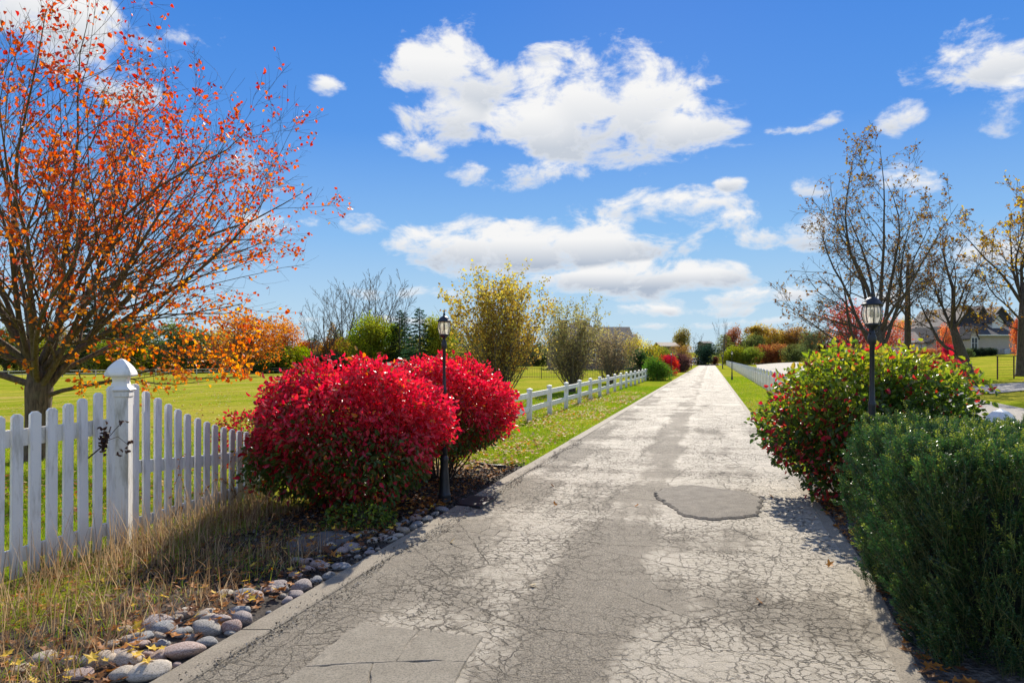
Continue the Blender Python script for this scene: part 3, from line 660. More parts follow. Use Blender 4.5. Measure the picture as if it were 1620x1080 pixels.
# ------------------------------------------------------------------ picket fence (left)
def arch_board(w, t_, h):
    """picket with a clipped, peaked head"""
    mb = MB(); c = .3
    prof = [(-w/2, 0), (w/2, 0), (w/2, h-.022), (w/2-w*.27, h), (-w/2+w*.27, h), (-w/2, h-.022)]
    b = .004
    V = [(x_, -t_/2, z_) for x_, z_ in prof]+[(x_, t_/2, z_) for x_, z_ in prof]
    V[3] = (V[3][0], -t_/2+b, V[3][2]); V[4] = (V[4][0], -t_/2+b, V[4][2])
    n = 6; Fc = [tuple(range(n))[::-1], tuple(range(n, 2*n))]+[(k, (k+1) % n, n+(k+1) % n, n+k) for k in range(n)]
    return mb.add(V, Fc)
def picket_fence_left():
    root = empty('picket_fence', (0, 0, 0), 0, 'white picket fence with swooping pickets and a tall capped post at the left', 'fence')
    # left run rises to the post
    A = np.array([-3.80, 5.03]); Pp = np.array([-3.52, 6.15]); B = np.array([-3.02, 8.55])
    def run(P0, P1, n, hs, tops, gap0, bottoms, skip=0):
        d = P1-P0; ang = math.atan2(d[1], d[0]); side = np.array([d[1], -d[0]])/np.hypot(*d)
        for k in range(n):
            f = (k+.5)/n if skip == 0 else k/n; p = P0+d*f+side*.0
            h = hs(f); me = arch_board(.088, .022, h-.03).me('picket', M['white']); o = part('picket', me, root)
            o.location = (p[0]+R.normal(0, .002), p[1], .03); o.rotation_euler = (R.normal(0, .006), R.normal(0, .005), ang+R.normal(0, .03))
        for z_, hh in tops:
            mb = MB(); seg = 6
            for s_ in range(seg):
                f0, f1 = s_/seg, (s_+1)/seg; a = P0+d*f0-side*.032; b = P0+d*f1-side*.032; za, zb = z_(f0), z_(f1)
                o3 = -side*.018
                V = [(*(a-o3), za-hh/2), (*(a+o3), za-hh/2), (*(a+o3), za+hh/2), (*(a-o3), za+hh/2), (*(b-o3), zb-hh/2), (*(b+o3), zb-hh/2), (*(b+o3), zb+hh/2), (*(b-o3), zb+hh/2)]
                mb.add(V, [(0, 1, 2, 3), (7, 6, 5, 4), (0, 4, 5, 1), (1, 5, 6, 2), (2, 6, 7, 3), (3, 7, 4, 0)])
            mb.build('rail', M['oldwhite'], root)
    # extend the left run towards the camera, past the frame edge
    dl = Pp-A; P0 = A-dl*1.6; n = int(round(np.hypot(*(Pp-P0))/.152))
    def hl(f):
        s_ = max(0., (f-.615)/.385); return 1.27+.21*s_**2.2
    run(P0, Pp-dl*.03, n, hl, [(lambda f: 1.075+.02*f, .13), (lambda f: .19, .11)], 0, 0)
    def hr(f): return .78+.72*(1-f)**1.75
    run(Pp+(B-Pp)*.035, B, 16, hr, [(lambda f: .70-.16*math.sin(min(1., f)*1.5), .12), (lambda f: .16, .10)], 0, 0)
    # tall post, box section with collar and ogee cap
    a = math.atan2(dl[1], dl[0])-rad(62)
    mb = MB().box((*Pp, .66), (.15, .15, 1.48), a, bev=.006); mb.box((*Pp, 1.375), (.168, .168, .05), a, bev=.006); mb.build('post', M['oldwhite'], root)
    cap = MB(); ca, sa = math.cos(a), math.sin(a)
    prof = [(.168/2, 1.402), (.1, 1.415), (.068, 1.445), (.056, 1.49), (.062, 1.525), (.1, 1.535), (.108, 1.548), (.104, 1.57), (.086, 1.61), (.058, 1.65), (.028, 1.68), (.0035, 1.695)]
    V = []; Fc = []
    for r_, h in prof:
        for sx, sy in ((-1, -1), (1, -1), (1, 1), (-1, 1)): V.append((Pp[0]+(sx*ca-sy*sa)*r_, Pp[1]+(sx*sa+sy*ca)*r_, h))
    for i in range(len(prof)-1):
        for k in range(4): Fc.append((i*4+k, i*4+(k+1) % 4, i*4+4+(k+1) % 4, i*4+4+k))
    Fc += [(3, 2, 1, 0), tuple(len(V)-4+k for k in range(4))]
    cap.add(V, Fc).build('post_cap', M['white'], root)
picket_fence_left()
# end post with the same cap behind the yew on the right
def cap_post(x_, y_, h, name, label, cat):
    root = empty(name, (x_, y_, float(T(x_, y_))), rad(30), label, cat)
    MB().box((0, 0, (h-.26)/2), (.15, .15, h-.26), bev=.006).build('post', M['white'], root)
    V = []; Fc = []
    prof = [(.084, h-.26), (.1, h-.25), (.066, h-.22), (.058, h-.18), (.1, h-.165), (.108, h-.15), (.1, h-.12), (.082, h-.07), (.05, h-.03), (.004, h)]
    for r_, z_ in prof:
        for sx, sy in ((-1, -1), (1, -1), (1, 1), (-1, 1)): V.append((sx*r_, sy*r_, z_))
    for i in range(len(prof)-1):
        for k in range(4): Fc.append((i*4+k, i*4+(k+1) % 4, i*4+4+(k+1) % 4, i*4+4+k))
    MB().add(V, Fc+[(3, 2, 1, 0)]).build('post_cap', M['white'], root)
cap_post(4.83, 6.75, 1.2, 'fence_post', 'white fence post whose pointed cap shows over the yew hedge', 'post')

# ------------------------------------------------------------------ ranch fence along the drive
def ranch_fence():
    root = empty('ranch_fence', (0, 0, 0), 0, 'white two-rail ranch fence on the grass left of the driveway', 'fence')
    P0 = np.array([.46, 18.2]); d = np.array([.2792, .9602])*2.42; pts = [P0+d*k for k in range(-1, 16)]
    side = np.array([-.9602, .2792])
    pme = MB().box((0, 0, .42), (.125, .125, .84), bev=.006).box((0, 0, .853), (.15, .15, .03), bev=.008).add([(-.07, -.07, .868), (.07, -.07, .868), (.07, .07, .868), (-.07, .07, .868), (0, 0, .9)], [(0, 1, 4), (1, 2, 4), (2, 3, 4), (3, 0, 4)]).me('post', M['white'])
    ang = math.atan2(d[1], d[0])
    for p in pts:
        o = part('post', pme, root); o.location = (*p, float(T(*p))); o.rotation_euler = (R.normal(0, .008), R.normal(0, .008), ang)
    L = 2.42-.125; rme = MB().box((0, 0, 0), (L, .04, .14), bev=.004).me('rail', M['white'])
    for k in range(len(pts)-1):
        c = (pts[k]+pts[k+1])/2
        for z_ in (.70, .33):
            o = part('rail', rme, root); o.location = (*c, z_+R.normal(0, .004)); o.rotation_euler = (0, R.normal(0, .002), ang)
ranch_fence()
# far paddock fence
def far_fence():
    root = empty('paddock_fence', (0, 0, 0), 0, 'distant white two-rail fence at the far edge of the pasture', 'fence')
    a = np.array([-95., 92.]); b = np.array([-38., 158.]); n = int(np.hypot(*(b-a))/2.44); pts = [a+(b-a)*k/n for k in range(n+1)]
    pme = MB().box((0, 0, .6), (.14, .14, 1.2)).me('post', M['white']); ang = math.atan2(*(b-a)[::-1])
    for p in pts:
        o = part('post', pme, root); o.location = (*p, float(T(*p))); o.rotation_euler = (0, 0, ang)
    for k in range(n):
        for z_ in (1.05, .55):
            p, r_ = pts[k], pts[k+1]; mb = MB(); za, zb = float(T(*p))+z_, float(T(*r_))+z_
            mb.tube([(*p, za), (*r_, zb)], .07, 4, False); mb.build('rail', M['white'], root)
far_fence()
# right-hand white picket fence
def right_fence():
    root = empty('picket_fence', (0, 0, 0), 0, 'long white picket fence running far along the right side of the driveway', 'fence')
    a = np.array([9.3, 22.]); b = np.array([49., 156.]); d = (b-a)/np.hypot(*(b-a)); L = np.hypot(*(b-a)); ang = math.atan2(d[1], d[0])
    n = int(L/2.44)
    pme = MB().box((0, 0, .5), (.13, .13, 1.0)).add([(-.08, -.08, 1), (.08, -.08, 1), (.08, .08, 1), (-.08, .08, 1), (0, 0, 1.1)], [(0, 1, 4), (1, 2, 4), (2, 3, 4), (3, 0, 4), (3, 2, 1, 0)]).me('post', M['oldwhite'])
    for k in range(n+1):
        p = a+d*2.44*k; o = part('post', pme, root); o.location = (*p, float(T(*p))); o.rotation_euler = (0, 0, ang)
    for z_ in (.25, .68):
        MB().box((*((a+b)/2), z_), (L, .035, .09), ang).build('rail', M['oldwhite'], root)
    far_b = MB(); cnt = 0; ms = {}
    side = np.array([d[1], -d[0]])*-.03
    s_ = .12
    while s_ < L:
        ph = (s_ % 2.44)/2.44
        if .05 < ph < .95:
            h = .80+.10*abs(2*ph-1)**1.5; p = a+d*s_+side
            key = round(h, 2)
            if cnt < 298:
                if key not in ms: ms[key] = arch_board(.085, .02, key-.05).me('picket', M['oldwhite'])
                o = part('picket', ms[key], root); o.location = (*p, .05); o.rotation_euler = (0, 0, ang)
            else: far_b.box((*p, h/2+.03), (.085, .02, h), ang)
            cnt += 1
        s_ += .152
    o = far_b.build('far_pickets', M['oldwhite'], root); o['kind'] = 'stuff'
right_fence()
# black iron fence behind the shrubs
def iron_fence():
    root = empty('iron_fence', (0, 0, 0), 0, 'low black iron fence with thin bars behind the tall shrubs', 'fence')
    Y_ = 56.; x0, x1 = -6., 13.; mb = MB(); x_ = x0; xs_ = []
    pme = MB().box((0, 0, .48), (.06, .06, .96)).me('post', M['black']); bme = MB().box((0, 0, .45), (.016, .016, .84)).me('bar', M['black'])
    k = 0
    while x_ <= x1:
        if k % 12 == 0: o = part('post', pme, root)
        else: o = part('bar', bme, root)
        o.location = (x_, Y_, 0); x_ += .14; k += 1
    for z_ in (.15, .85): MB().box(((x0+x1)/2, Y_, z_), (x1-x0, .03, .03)).build('rail', M['black'], root)
iron_fence()
# wire panel on the right lawn
def wire_panel():
    x0, y0, z0 = G(1578, 38); x1 = (1604-810)/F*38
    root = empty('wire_fence', (0, 0, 0), 0, 'rusty wire fence panel between two metal stakes on the right lawn', 'fence')
    for x_ in (x0, x1, x1+1.6, x1+3.2): MB().box((x_, y0, z0+.62), (.05, .05, 1.35)).build('stake', M['rust'], root)
    for k in range(9): MB().tube([(x0, y0, z0+.12+k*.14), (x1, y0, z0+.12+k*.14)], .008, 4).build('wire', M['rust'], root)
    MB().tube([(x0-.1, y0, z0+1.3), (x1+3.2, y0, z0+1.3)], .02, 5).build('top_rail', M['rust'], root)
wire_panel()

# ------------------------------------------------------------------ lamp posts
def make_lamp(loc, label, sc=1):
    root = empty('lamp_post', loc, 0, label, 'street lamp', 'black lantern lamp posts along the driveway'); root.scale = (sc,)*3
    MB().lathe([(.082, 0), (.082, .03), (.074, .05), (.078, .1), (.08, .11), (.072, .125), (.068, .14), (.06, .25), (.05, .38), (.043, .49), (.05, .505), (.052, .52), (.05, .54), (.042, .555), (.038, .57)], 32, flute=(.13, .48)).build('base', M['black'], root)
    MB().lathe([(.037, .57), (.033, .8), (.027, 1.0), (.026, 1.3), (.029, 1.315), (.029, 1.34), (.022, 1.355), (.019, 1.5), (.019, 1.80), (.03, 1.815), (.033, 1.84), (.033, 1.865), (.026, 1.89), (.02, 1.905), (.018, 1.925)], 20).build('post', M['black'], root)
    ho = MB().lathe([(.018, 1.92), (.02, 1.93), (.045, 1.95), (.056, 1.962), (.058, 1.972), (.05, 1.978)], 20)
    for k in range(4):      # scroll brackets below the lantern
        a = k*math.pi/2+.4; ho.tube([(math.cos(a)*r_, math.sin(a)*r_, z_) for r_, z_ in [(.026, 1.89), (.045, 1.905), (.056, 1.93), (.05, 1.955)]], .004, 5)
    ho.build('lantern_holder', M['black'], root)
    gprof = [(.052, 1.978), (.064, 2.005), (.0725, 2.04), (.073, 2.065), (.068, 2.1), (.058, 2.122)]
    vs = MB(); g_n = 24
    V = [(r_*math.cos(2*math.pi*k/g_n), r_*math.sin(2*math.pi*k/g_n), h) for r_, h in gprof for k in range(g_n)]
    vs.add(V, [(i*g_n+k, i*g_n+(k+1) % g_n, (i+1)*g_n+(k+1) % g_n, (i+1)*g_n+k) for i in range(5) for k in range(g_n)], True).build('glass_globe', M['glass'], root)
    for k in range(8):
        a = 2*math.pi*k/8+.2; MB().tube([(math.cos(a)*(r_+.003), math.sin(a)*(r_+.003), h) for r_, h in gprof], .0042, 5).build('rib', M['black'], root)
    rf = MB().lathe([(.06, 2.118), (.079, 2.12), (.081, 2.127), (.078, 2.133), (.07, 2.137), (.062, 2.15), (.05, 2.166), (.036, 2.178), (.024, 2.184)], 24).build('lantern_roof', M['black'], root)
    MB().lathe([(.024, 2.184), (.013, 2.19), (.011, 2.2), (.017, 2.208), (.009, 2.218), (.0065, 2.24), (.009, 2.246), (.005, 2.254), (.001, 2.276)], 12).build('finial', M['black'], root)
    MB().lathe([(.009, 1.978), (.009, 2.03), (.013, 2.04), (.015, 2.055), (.01, 2.075), (.002, 2.095)], 12).build('bulb', M['bulb'], root)
    return root
lamp = make_lamp((-.79, 7.95, 0), 'black lantern lamp post between the two red bushes on the left')
lamp2 = copy_tree(lamp, (2.885, 5.47, 0), .3, label='black lantern lamp post rising behind the dark green yew hedge')
lamp2.parent = None
for px, Y_, lb in [(1158, 53, 'black lantern lamp post on the right verge in front of the long picket fence'), (1143.5, 106, 'farthest small lantern lamp post on the right verge beside the slim trunk'),
                   (1062, 62, 'lantern lamp post in front of the small red shrub on the left verge'), (1093.8, 110, 'farthest small lantern lamp post on the left verge near the end of the drive')]:
    copy_tree(lamp, G(px, Y_), .5*Y_, label=lb)
# dark boards and flagstone in the bed
def slabthing(name, pts, h, m, label, cat):
    o = slab(name, pts, .02, h, m, .01); tag(o, label, cat); return o
def gpts(L): return [gp(*p) for p in L]
slabthing('flagstone', gpts([(455, 884), (520, 876), (560, 858), (545, 846), (480, 852), (452, 866)]), .035, M['stonedark'], 'flat dark flagstone in the shade between the dry grass and the cobbles', 'stone')
slabthing('metal_cover', gpts([(722, 803), (760, 808), (785, 793), (744, 789)]), .03, M['plastic'], 'dark flat cover on the ground at the foot of the left lamp post', 'cover')
o = MB().tube([(*gp(742, 733), .05), (*gp(756, 738), .055), (*gp(775, 741), .05), (*gp(800, 744), .06)], .02, 8).build('edging_strip', M['plastic']); tag(o, 'black plastic edging end on the ground under the rear red bush', 'garden edging')

# ------------------------------------------------------------------ bushes
def bush(name, loc, rx, ry, h, z0, n, m, label, tintf, seed, leaf=.055, stems=26, group=None, boxy=2.6, stem_m='twig', shell=.34, lump=.1, cat='bush', asp=.55):
    g = np.random.default_rng(seed); root = empty(name, (*loc, 0), 0, label, cat, group)
    # leaf positions in a shell of a lumpy superellipsoid
    th_ = g.uniform(0, 2*math.pi, n*2); u = g.uniform(-1, 1, n*2)
    d = np.stack([np.sqrt(1-u*u)*np.cos(th_), np.sqrt(1-u*u)*np.sin(th_), u], 1)
    s_ = (np.abs(d)**boxy).sum(1)**(-1/boxy)
    ph = g.uniform(0, 6, 6)
    lm = 1+lump*(np.sin(3*th_+ph[0])*np.sin(4*u+ph[1])+.6*np.sin(7*th_+ph[2])*np.sin(8*u+ph[3])+.4*np.sin(13*th_+ph[4])*np.sin(11*u+ph[5]))
    dep = 1-np.abs(g.normal(0, shell*.5, n*2)); rr = s_*lm*np.clip(dep, .25, 1)+g.normal(0, .012, n*2)+(g.random(n*2) < .06)*np.abs(g.normal(0, .07, n*2))*(u > -.2)
    hz = (h-z0)/2; P = d*rr[:, None]*np.array([rx, ry, hz]); P[:, 2] += z0+hz
    k = (P[:, 2] > .04)
    # thin out under the skirt
    low = P[:, 2] < z0+hz*.5
    k &= ~(low & (g.random(n*2) < .35)); P = P[k][:n]; d = d[k][:n]; dep = dep[k][:n]
    tint = tintf(P, d, dep, g)
    mid = d*.6+np.array([0, 0, -.25])+g.normal(size=d.shape)*.5
    part('leaves', leaf_mesh('leaves', P, g.uniform(.7, 1.25, len(P))*leaf, m, tint, mid, asp, .3, six=True, curl=.12), root)
    limbs = []
    for i in range(stems):
        a = g.uniform(0, 6.28); r_ = g.uniform(.02, .22); tilt = g.uniform(.15, .95)
        limbs.append(((r_*math.cos(a)*rx, r_*math.sin(a)*ry, -.03), (math.cos(a)*tilt*rx, math.sin(a)*tilt*ry, 1), h*g.uniform(.75, .98)*math.hypot(1, tilt*.5), .013, .07, .1))
    lv = grow(limbs, [(6, .6, .42, .6, .07, .1, .3), (4, .6, .5, .6, .07, .1, .2)], g, lambda p: (p[0]/rx)**2+(p[1]/ry)**2 < 1.02 and p[2] < h)
    part('stems', twig_mesh('stems', flat_lines(lv), M[stem_m], 4), root)
    return root
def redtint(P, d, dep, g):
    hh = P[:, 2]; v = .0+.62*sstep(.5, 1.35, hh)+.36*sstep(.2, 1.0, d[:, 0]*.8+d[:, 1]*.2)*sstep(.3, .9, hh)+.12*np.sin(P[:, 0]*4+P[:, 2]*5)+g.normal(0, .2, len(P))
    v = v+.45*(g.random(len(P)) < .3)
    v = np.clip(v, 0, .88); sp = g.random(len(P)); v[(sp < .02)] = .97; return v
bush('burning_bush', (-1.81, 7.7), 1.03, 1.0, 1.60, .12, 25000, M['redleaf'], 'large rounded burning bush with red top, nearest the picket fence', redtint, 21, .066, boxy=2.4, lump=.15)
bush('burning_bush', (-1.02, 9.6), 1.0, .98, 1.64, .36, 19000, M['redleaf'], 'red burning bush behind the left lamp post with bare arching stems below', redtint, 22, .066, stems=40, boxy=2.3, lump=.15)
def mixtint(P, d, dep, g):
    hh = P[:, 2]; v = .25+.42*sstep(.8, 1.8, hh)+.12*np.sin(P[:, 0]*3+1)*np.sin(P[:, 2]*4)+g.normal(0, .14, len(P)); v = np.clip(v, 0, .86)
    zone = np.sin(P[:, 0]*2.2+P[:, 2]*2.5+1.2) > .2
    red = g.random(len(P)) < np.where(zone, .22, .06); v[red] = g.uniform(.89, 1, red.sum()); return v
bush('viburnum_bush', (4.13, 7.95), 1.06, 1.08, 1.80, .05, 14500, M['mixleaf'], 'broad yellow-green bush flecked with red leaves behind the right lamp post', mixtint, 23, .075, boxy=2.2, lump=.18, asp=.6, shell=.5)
bush('creeper_shrub', (-2.95, 8.3), .35, .4, .75, .05, 900, M['mixleaf'], 'low green creeper climbing the end of the picket fence beside the red bush', lambda P, d, dep, g: g.uniform(0, .5, len(P)), 24, .05, stems=8, cat='shrub')
bush('red_shrub', (-3.5, 9.1), .4, .4, 1.0, .2, 900, M['redleaf'], 'small loose red-leaved shrub peeping over the right end of the picket fence', lambda P, d, dep, g: np.clip(g.normal(.45, .25, len(P)), 0, .9), 25, .06, stems=10, cat='shrub')
bush('groundcover_plant', (-1.5, 6.75), .34, .25, .24, .02, 420, M['mixleaf'], 'low leafy green plant growing under the front of the large red bush', lambda P, d, dep, g: g.uniform(.1, .7, len(P)), 26, .05, stems=6, cat='plant')

# clipped yew
def yew():
    g = np.random.default_rng(31); cx_, cy_ = 4.06, 4.12; a = ROAD
    root = empty('yew_hedge', (cx_, cy_, 0), -a, 'dense dark green clipped yew hedge in the right foreground', 'hedge')
    hx, hy, h = 1.68, 1.0, 1.2
    def surf(n):
        area = [2*hy*h, 2*hx*h, 2*hx*2*hy, 2*hx*h, 2*hy*h*.5]; f = g.choice(5, n, p=np.array(area)/sum(area)); a_ = g.uniform(-1, 1, n); b_ = g.uniform(0, 1, n)
        P = np.zeros((n, 3)); N = np.zeros((n, 3))
        for k, (ax, sg) in enumerate([(0, -1), (1, -1), (2, 1), (1, 1), (0, 1)]):
            s_ = f == k
            if ax == 0: P[s_] = np.stack([np.full(s_.sum(), sg*hx), a_[s_]*hy, b_[s_]*h], 1)
            if ax == 1: P[s_] = np.stack([a_[s_]*hx, np.full(s_.sum(), sg*hy), b_[s_]*h], 1)
            if ax == 2: P[s_] = np.stack([a_[s_]*hx, (b_[s_]*2-1)*hy, np.full(s_.sum(), h)], 1)
            N[s_, ax] = sg
        # round the shoulders
        e = np.stack([P[:, 0]/hx, P[:, 1]/hy, (P[:, 2]-h*.45)/(h*.55)], 1); e[:, 2] = np.clip(e[:, 2], -.3, 1)
        q_ = 14; sc_ = (np.abs(e)**q_).sum(1)**(-1/q_); sc_ = np.minimum(sc_, 1)
        P[:, 0] *= sc_; P[:, 1] *= sc_; P[:, 2] = np.where(P[:, 2] > h*.45, h*.45+(P[:, 2]-h*.45)*sc_, P[:, 2])
        nb = np.sign(e)*np.abs(e)**3; nb[:, 2] = np.maximum(nb[:, 2], 0); nb /= np.linalg.norm(nb, axis=1)[:, None]+1e-9
        N = N*.5+nb; N /= np.linalg.norm(N, axis=1)[:, None]
        lump = .06*np.sin(P[:, 0]*5+1)*np.sin(P[:, 1]*6+2)+.085*np.sin(P[:, 0]*13+P[:, 1]*11+P[:, 2]*2)*np.sin(P[:, 2]*4+P[:, 0]*3+1)+.04*np.sin(P[:, 0]*23+P[:, 1]*19)
        side_ = 1-np.clip(N[:, 2], 0, 1)
        lump = lump-.13*side_*np.exp(-(np.sin(P[:, 0]*7.5+P[:, 1]*8.5+.8*np.sin(P[:, 2]*3+P[:, 0]*4))/.33)**2)
        taper = -.14*(1-np.clip(P[:, 2]/(h*.6), 0, 1))**1.3
        return P+N*(lump*(1-.55*np.clip(N[:, 2], 0, 1))+taper)[:, None], N
    # inner mass of old twigs, well behind the shoots
    P, N = surf(1)
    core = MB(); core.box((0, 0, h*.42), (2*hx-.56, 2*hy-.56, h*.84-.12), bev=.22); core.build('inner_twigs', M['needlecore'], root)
    n = 20000; P, N = surf(n)
    P = P-N*np.abs(g.normal(0, .095, n))[:, None]
    D = N*.55+np.array([0, 0, .9])+g.normal(size=(n, 3))*.25; D /= np.linalg.norm(D, axis=1)[:, None]
    L = g.uniform(.06, .12, n); lead = g.random(n) < .025; L[lead] *= 2.0; L *= 1-.3*np.clip(N[:, 2], 0, 1)
    K = 12; V = []; Fc = []; tint = []
    s_ = np.cross(D, g.normal(size=(n, 3))); s_ /= np.linalg.norm(s_, axis=1)[:, None]; u_ = np.cross(s_, D)
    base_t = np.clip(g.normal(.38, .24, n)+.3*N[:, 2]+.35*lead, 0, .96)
    i0 = 0
    for k in range(K):
        t_ = (k+.5)/K; ang = k*2.4+g.uniform(0, .5, n); side = (np.cos(ang)[:, None]*s_+.55*np.sin(ang)[:, None]*u_)
        side /= np.linalg.norm(side, axis=1)[:, None]
        for sg in (1, -1):
            b = P+D*(L*t_)[:, None]; dirn = side*sg*.85+D*.5; nl = (.025*(1-.4*t_)*g.uniform(.8, 1.2, n))[:, None]; wv = np.cross(dirn, u_); wv /= np.linalg.norm(wv, axis=1)[:, None]+1e-9
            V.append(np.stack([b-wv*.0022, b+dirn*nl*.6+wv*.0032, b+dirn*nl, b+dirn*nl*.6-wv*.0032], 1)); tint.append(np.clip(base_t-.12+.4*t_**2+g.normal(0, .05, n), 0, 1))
    V = np.concatenate(V).reshape(-1, 3); idx = np.arange(len(V)).reshape(-1, 4)
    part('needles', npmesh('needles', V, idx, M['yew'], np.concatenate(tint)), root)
    lines = [(np.array([P[i]-D[i]*.06, P[i]+D[i]*L[i]*.5, P[i]+D[i]*L[i]]), np.array([.0022, .0016, .0008])) for i in range(n)]
    part('shoots', twig_mesh('shoots', lines, M['shoot'], 3), root)
M['shoot'] = simple('green_shoots', (.12, .13, .04), .6, 5, .4)
yew()

# ------------------------------------------------------------------ cobbles along the kerb
def cobbles():
    import bmesh
    root = empty('cobble_edging', (0, 0, 0), 0, 'loose row of rounded river cobbles lying along the left kerb', 'stone border')
    ms = []
    for k in range(7):
        bm = bmesh.new(); bmesh.ops.create_icosphere(bm, subdivisions=3, radius=1); g = np.random.default_rng(40+k); ph = g.uniform(0, 6, 9)
        fl = [(Vector(g.normal(size=3)).normalized(), g.uniform(.72, .92)) for _ in range(7)]
        for v in bm.verts:
            c = v.co; f = 1+.10*math.sin(c.x*2+ph[0])*math.sin(c.y*2.3+ph[1])+.06*math.sin(c.z*3+ph[2]+c.x*2)+.03*math.sin(c.x*6+ph[3])*math.sin(c.y*5+ph[4])
            c *= f
            for nrm, dd in fl:      # blunt facets worn on the stone
                e = c.dot(nrm)-dd
                if e > 0: c -= nrm*e*.75
        me = bpy.data.meshes.new('cobble'); bm.to_mesh(me); bm.free(); me.polygons.foreach_set('use_smooth', [True]*len(me.polygons)); me.materials.append(M['cobble']); ms.append(me)
    tan, blue, pink, grey, lite, dark, purp = (.33, .27, .2), (.17, .2, .235), (.3, .21, .19), (.23, .225, .21), (.42, .38, .31), (.1, .12, .14), (.23, .19, .2)
    A1 = [(205,730,120,70,tan),(105,785,110,60,tan),(365,808,150,60,pink),(505,735,125,90,tan),(605,735,180,95,tan),(575,808,130,70,lite),(745,785,215,100,lite),(745,725,100,60,pink),(890,690,205,85,pink),
     (645,668,120,50,pink),(665,635,140,60,blue),(765,665,90,50,blue),(775,590,130,80,blue),(740,560,150,70,purp),(860,608,105,55,blue),(985,590,150,95,grey),(1098,580,100,80,(.26,.15,.13)),(1210,545,120,95,purp),
     (1135,505,110,60,blue),(1040,655,110,55,dark),(900,632,70,40,grey),(845,535,70,40,tan),(1005,510,55,50,tan),(590,600,80,60,tan),(1220,440,90,75,purp),(1335,402,75,48,blue),(1435,385,100,65,purp),(1405,335,75,45,purp),
     (1500,360,60,40,blue),(1420,425,75,35,purp),(1385,455,55,35,purp),(1345,435,45,28,grey),(1550,300,70,35,grey),(1600,295,60,40,purp),(1600,340,60,40,dark),(1290,515,32,22,blue),(1135,612,62,32,grey),(520,670,90,50,tan),(700,715,60,40,pink),(860,765,45,30,pink),(20,735,50,40,pink),(320,752,90,70,pink)]
    A2 = [(505,430,105,35,blue),(415,435,75,36,purp),(520,380,50,26,purp),(570,350,46,36,blue),(465,470,60,40,dark),(580,385,40,30,grey),(660,360,60,32,purp),(610,340,34,26,grey),(795,277,68,30,lite),(750,295,72,36,grey),
     (828,252,56,50,tan),(860,235,46,40,grey),(815,210,50,32,blue),(775,225,60,35,grey),(860,190,72,42,pink),(895,220,62,36,blue),(940,193,60,35,lite),(885,160,56,32,purp),(960,170,46,32,grey),(1005,147,72,32,blue),
     (790,245,60,34,tan),(955,125,26,26,dark),(700,275,34,26,grey),(740,265,42,28,purp),(915,150,32,22,tan),(640,345,40,26,blue),(690,345,30,20,tan)]
    L = [(a/3, 800+b/3, w/3, h/3, c) for a, b, w, h, c in A1]+[(380+a/3.115, 760+b/3.115, w/3.115, h/3.115, c) for a, b, w, h, c in A2]
    for _ in range(46):
        Y = R.uniform(3.5, 6.6); X = XL(Y)-R.uniform(.22, .7)*(1.25-Y*.09); w = R.uniform(.07, .17)*F/Y; h = w*R.uniform(.4, .6)
        L.append((810+X/Y*F, HZ+CH*F/Y-h*.3, w, h, [tan, blue, pink, grey, lite, purp][R.integers(0, 6)]))
    for k, (px, py, w, h, c) in enumerate(L):
        X, Y = gp(px, py+h*.3); 
        X = min(X, XL(Y)-w*Y/F*.40)
        rx = w*Y/F/2; rz = min(h*Y/F*.5, rx*.85)*.95; ry = rx*R.uniform(.7, .95)
        o = part('cobble', ms[k % 7], root, tuple(v*f_ for v, f_ in zip(c, np.array([1.08, 1., .9])*R.uniform(1.1, 1.6)))); o.location = (X, Y, rz*.45+.015); o.scale = (rx, ry, rz)
        o.rotation_euler = (R.normal(0, .12), R.normal(0, .12), R.normal(0, .35))
cobbles()

# ------------------------------------------------------------------ grasses and litter (stuff)
def blades(name, X, Y, L, wd, m, tint, lean=.5, seg=3, z=None, droop=.5):
    n = len(X); Z = (T(X, Y) if z is None else z); a = R.uniform(0, 2*math.pi, n); le = np.abs(R.normal(0, lean, n)); d = np.stack([np.cos(a)*le, np.sin(a)*le, np.ones(n)], 1); d /= np.linalg.norm(d, axis=1)[:, None]
    b = np.stack([X, Y, Z], 1); w_ = np.stack([-np.sin(a+.6), np.cos(a+.6), np.zeros(n)], 1); V = []; p = b.copy()
    for k in range(seg+1):
        ww = (wd*(1-k/seg)**.7)*np.ones(n); V += [p-w_*ww[:, None], p+w_*ww[:, None]]
        d2 = d.copy(); d2[:, 2] -= droop*(k+1)/seg*le*1.6; d2[:, :2] *= 1+.3*k; d2 /= np.linalg.norm(d2, axis=1)[:, None]; p = p+d2*(L/seg)[:, None]
    V = np.stack(V, 1).reshape(-1, 3); i = np.arange(n)*2*(seg+1)
    Fc = np.concatenate([np.stack([i+2*k, i+2*k+1, i+2*k+3, i+2*k+2], 1) for k in range(seg)])
    return npmesh(name, V, Fc, m, np.tile(tint, seg))
def stuff(name, me, label, cat): o = link(name, me); return tag(o, label, cat, kind='stuff')
def fence_x(Y): return np.where(Y < 6.15, -3.52-(6.15-Y)*.25, -3.52+(Y-6.15)*.208)
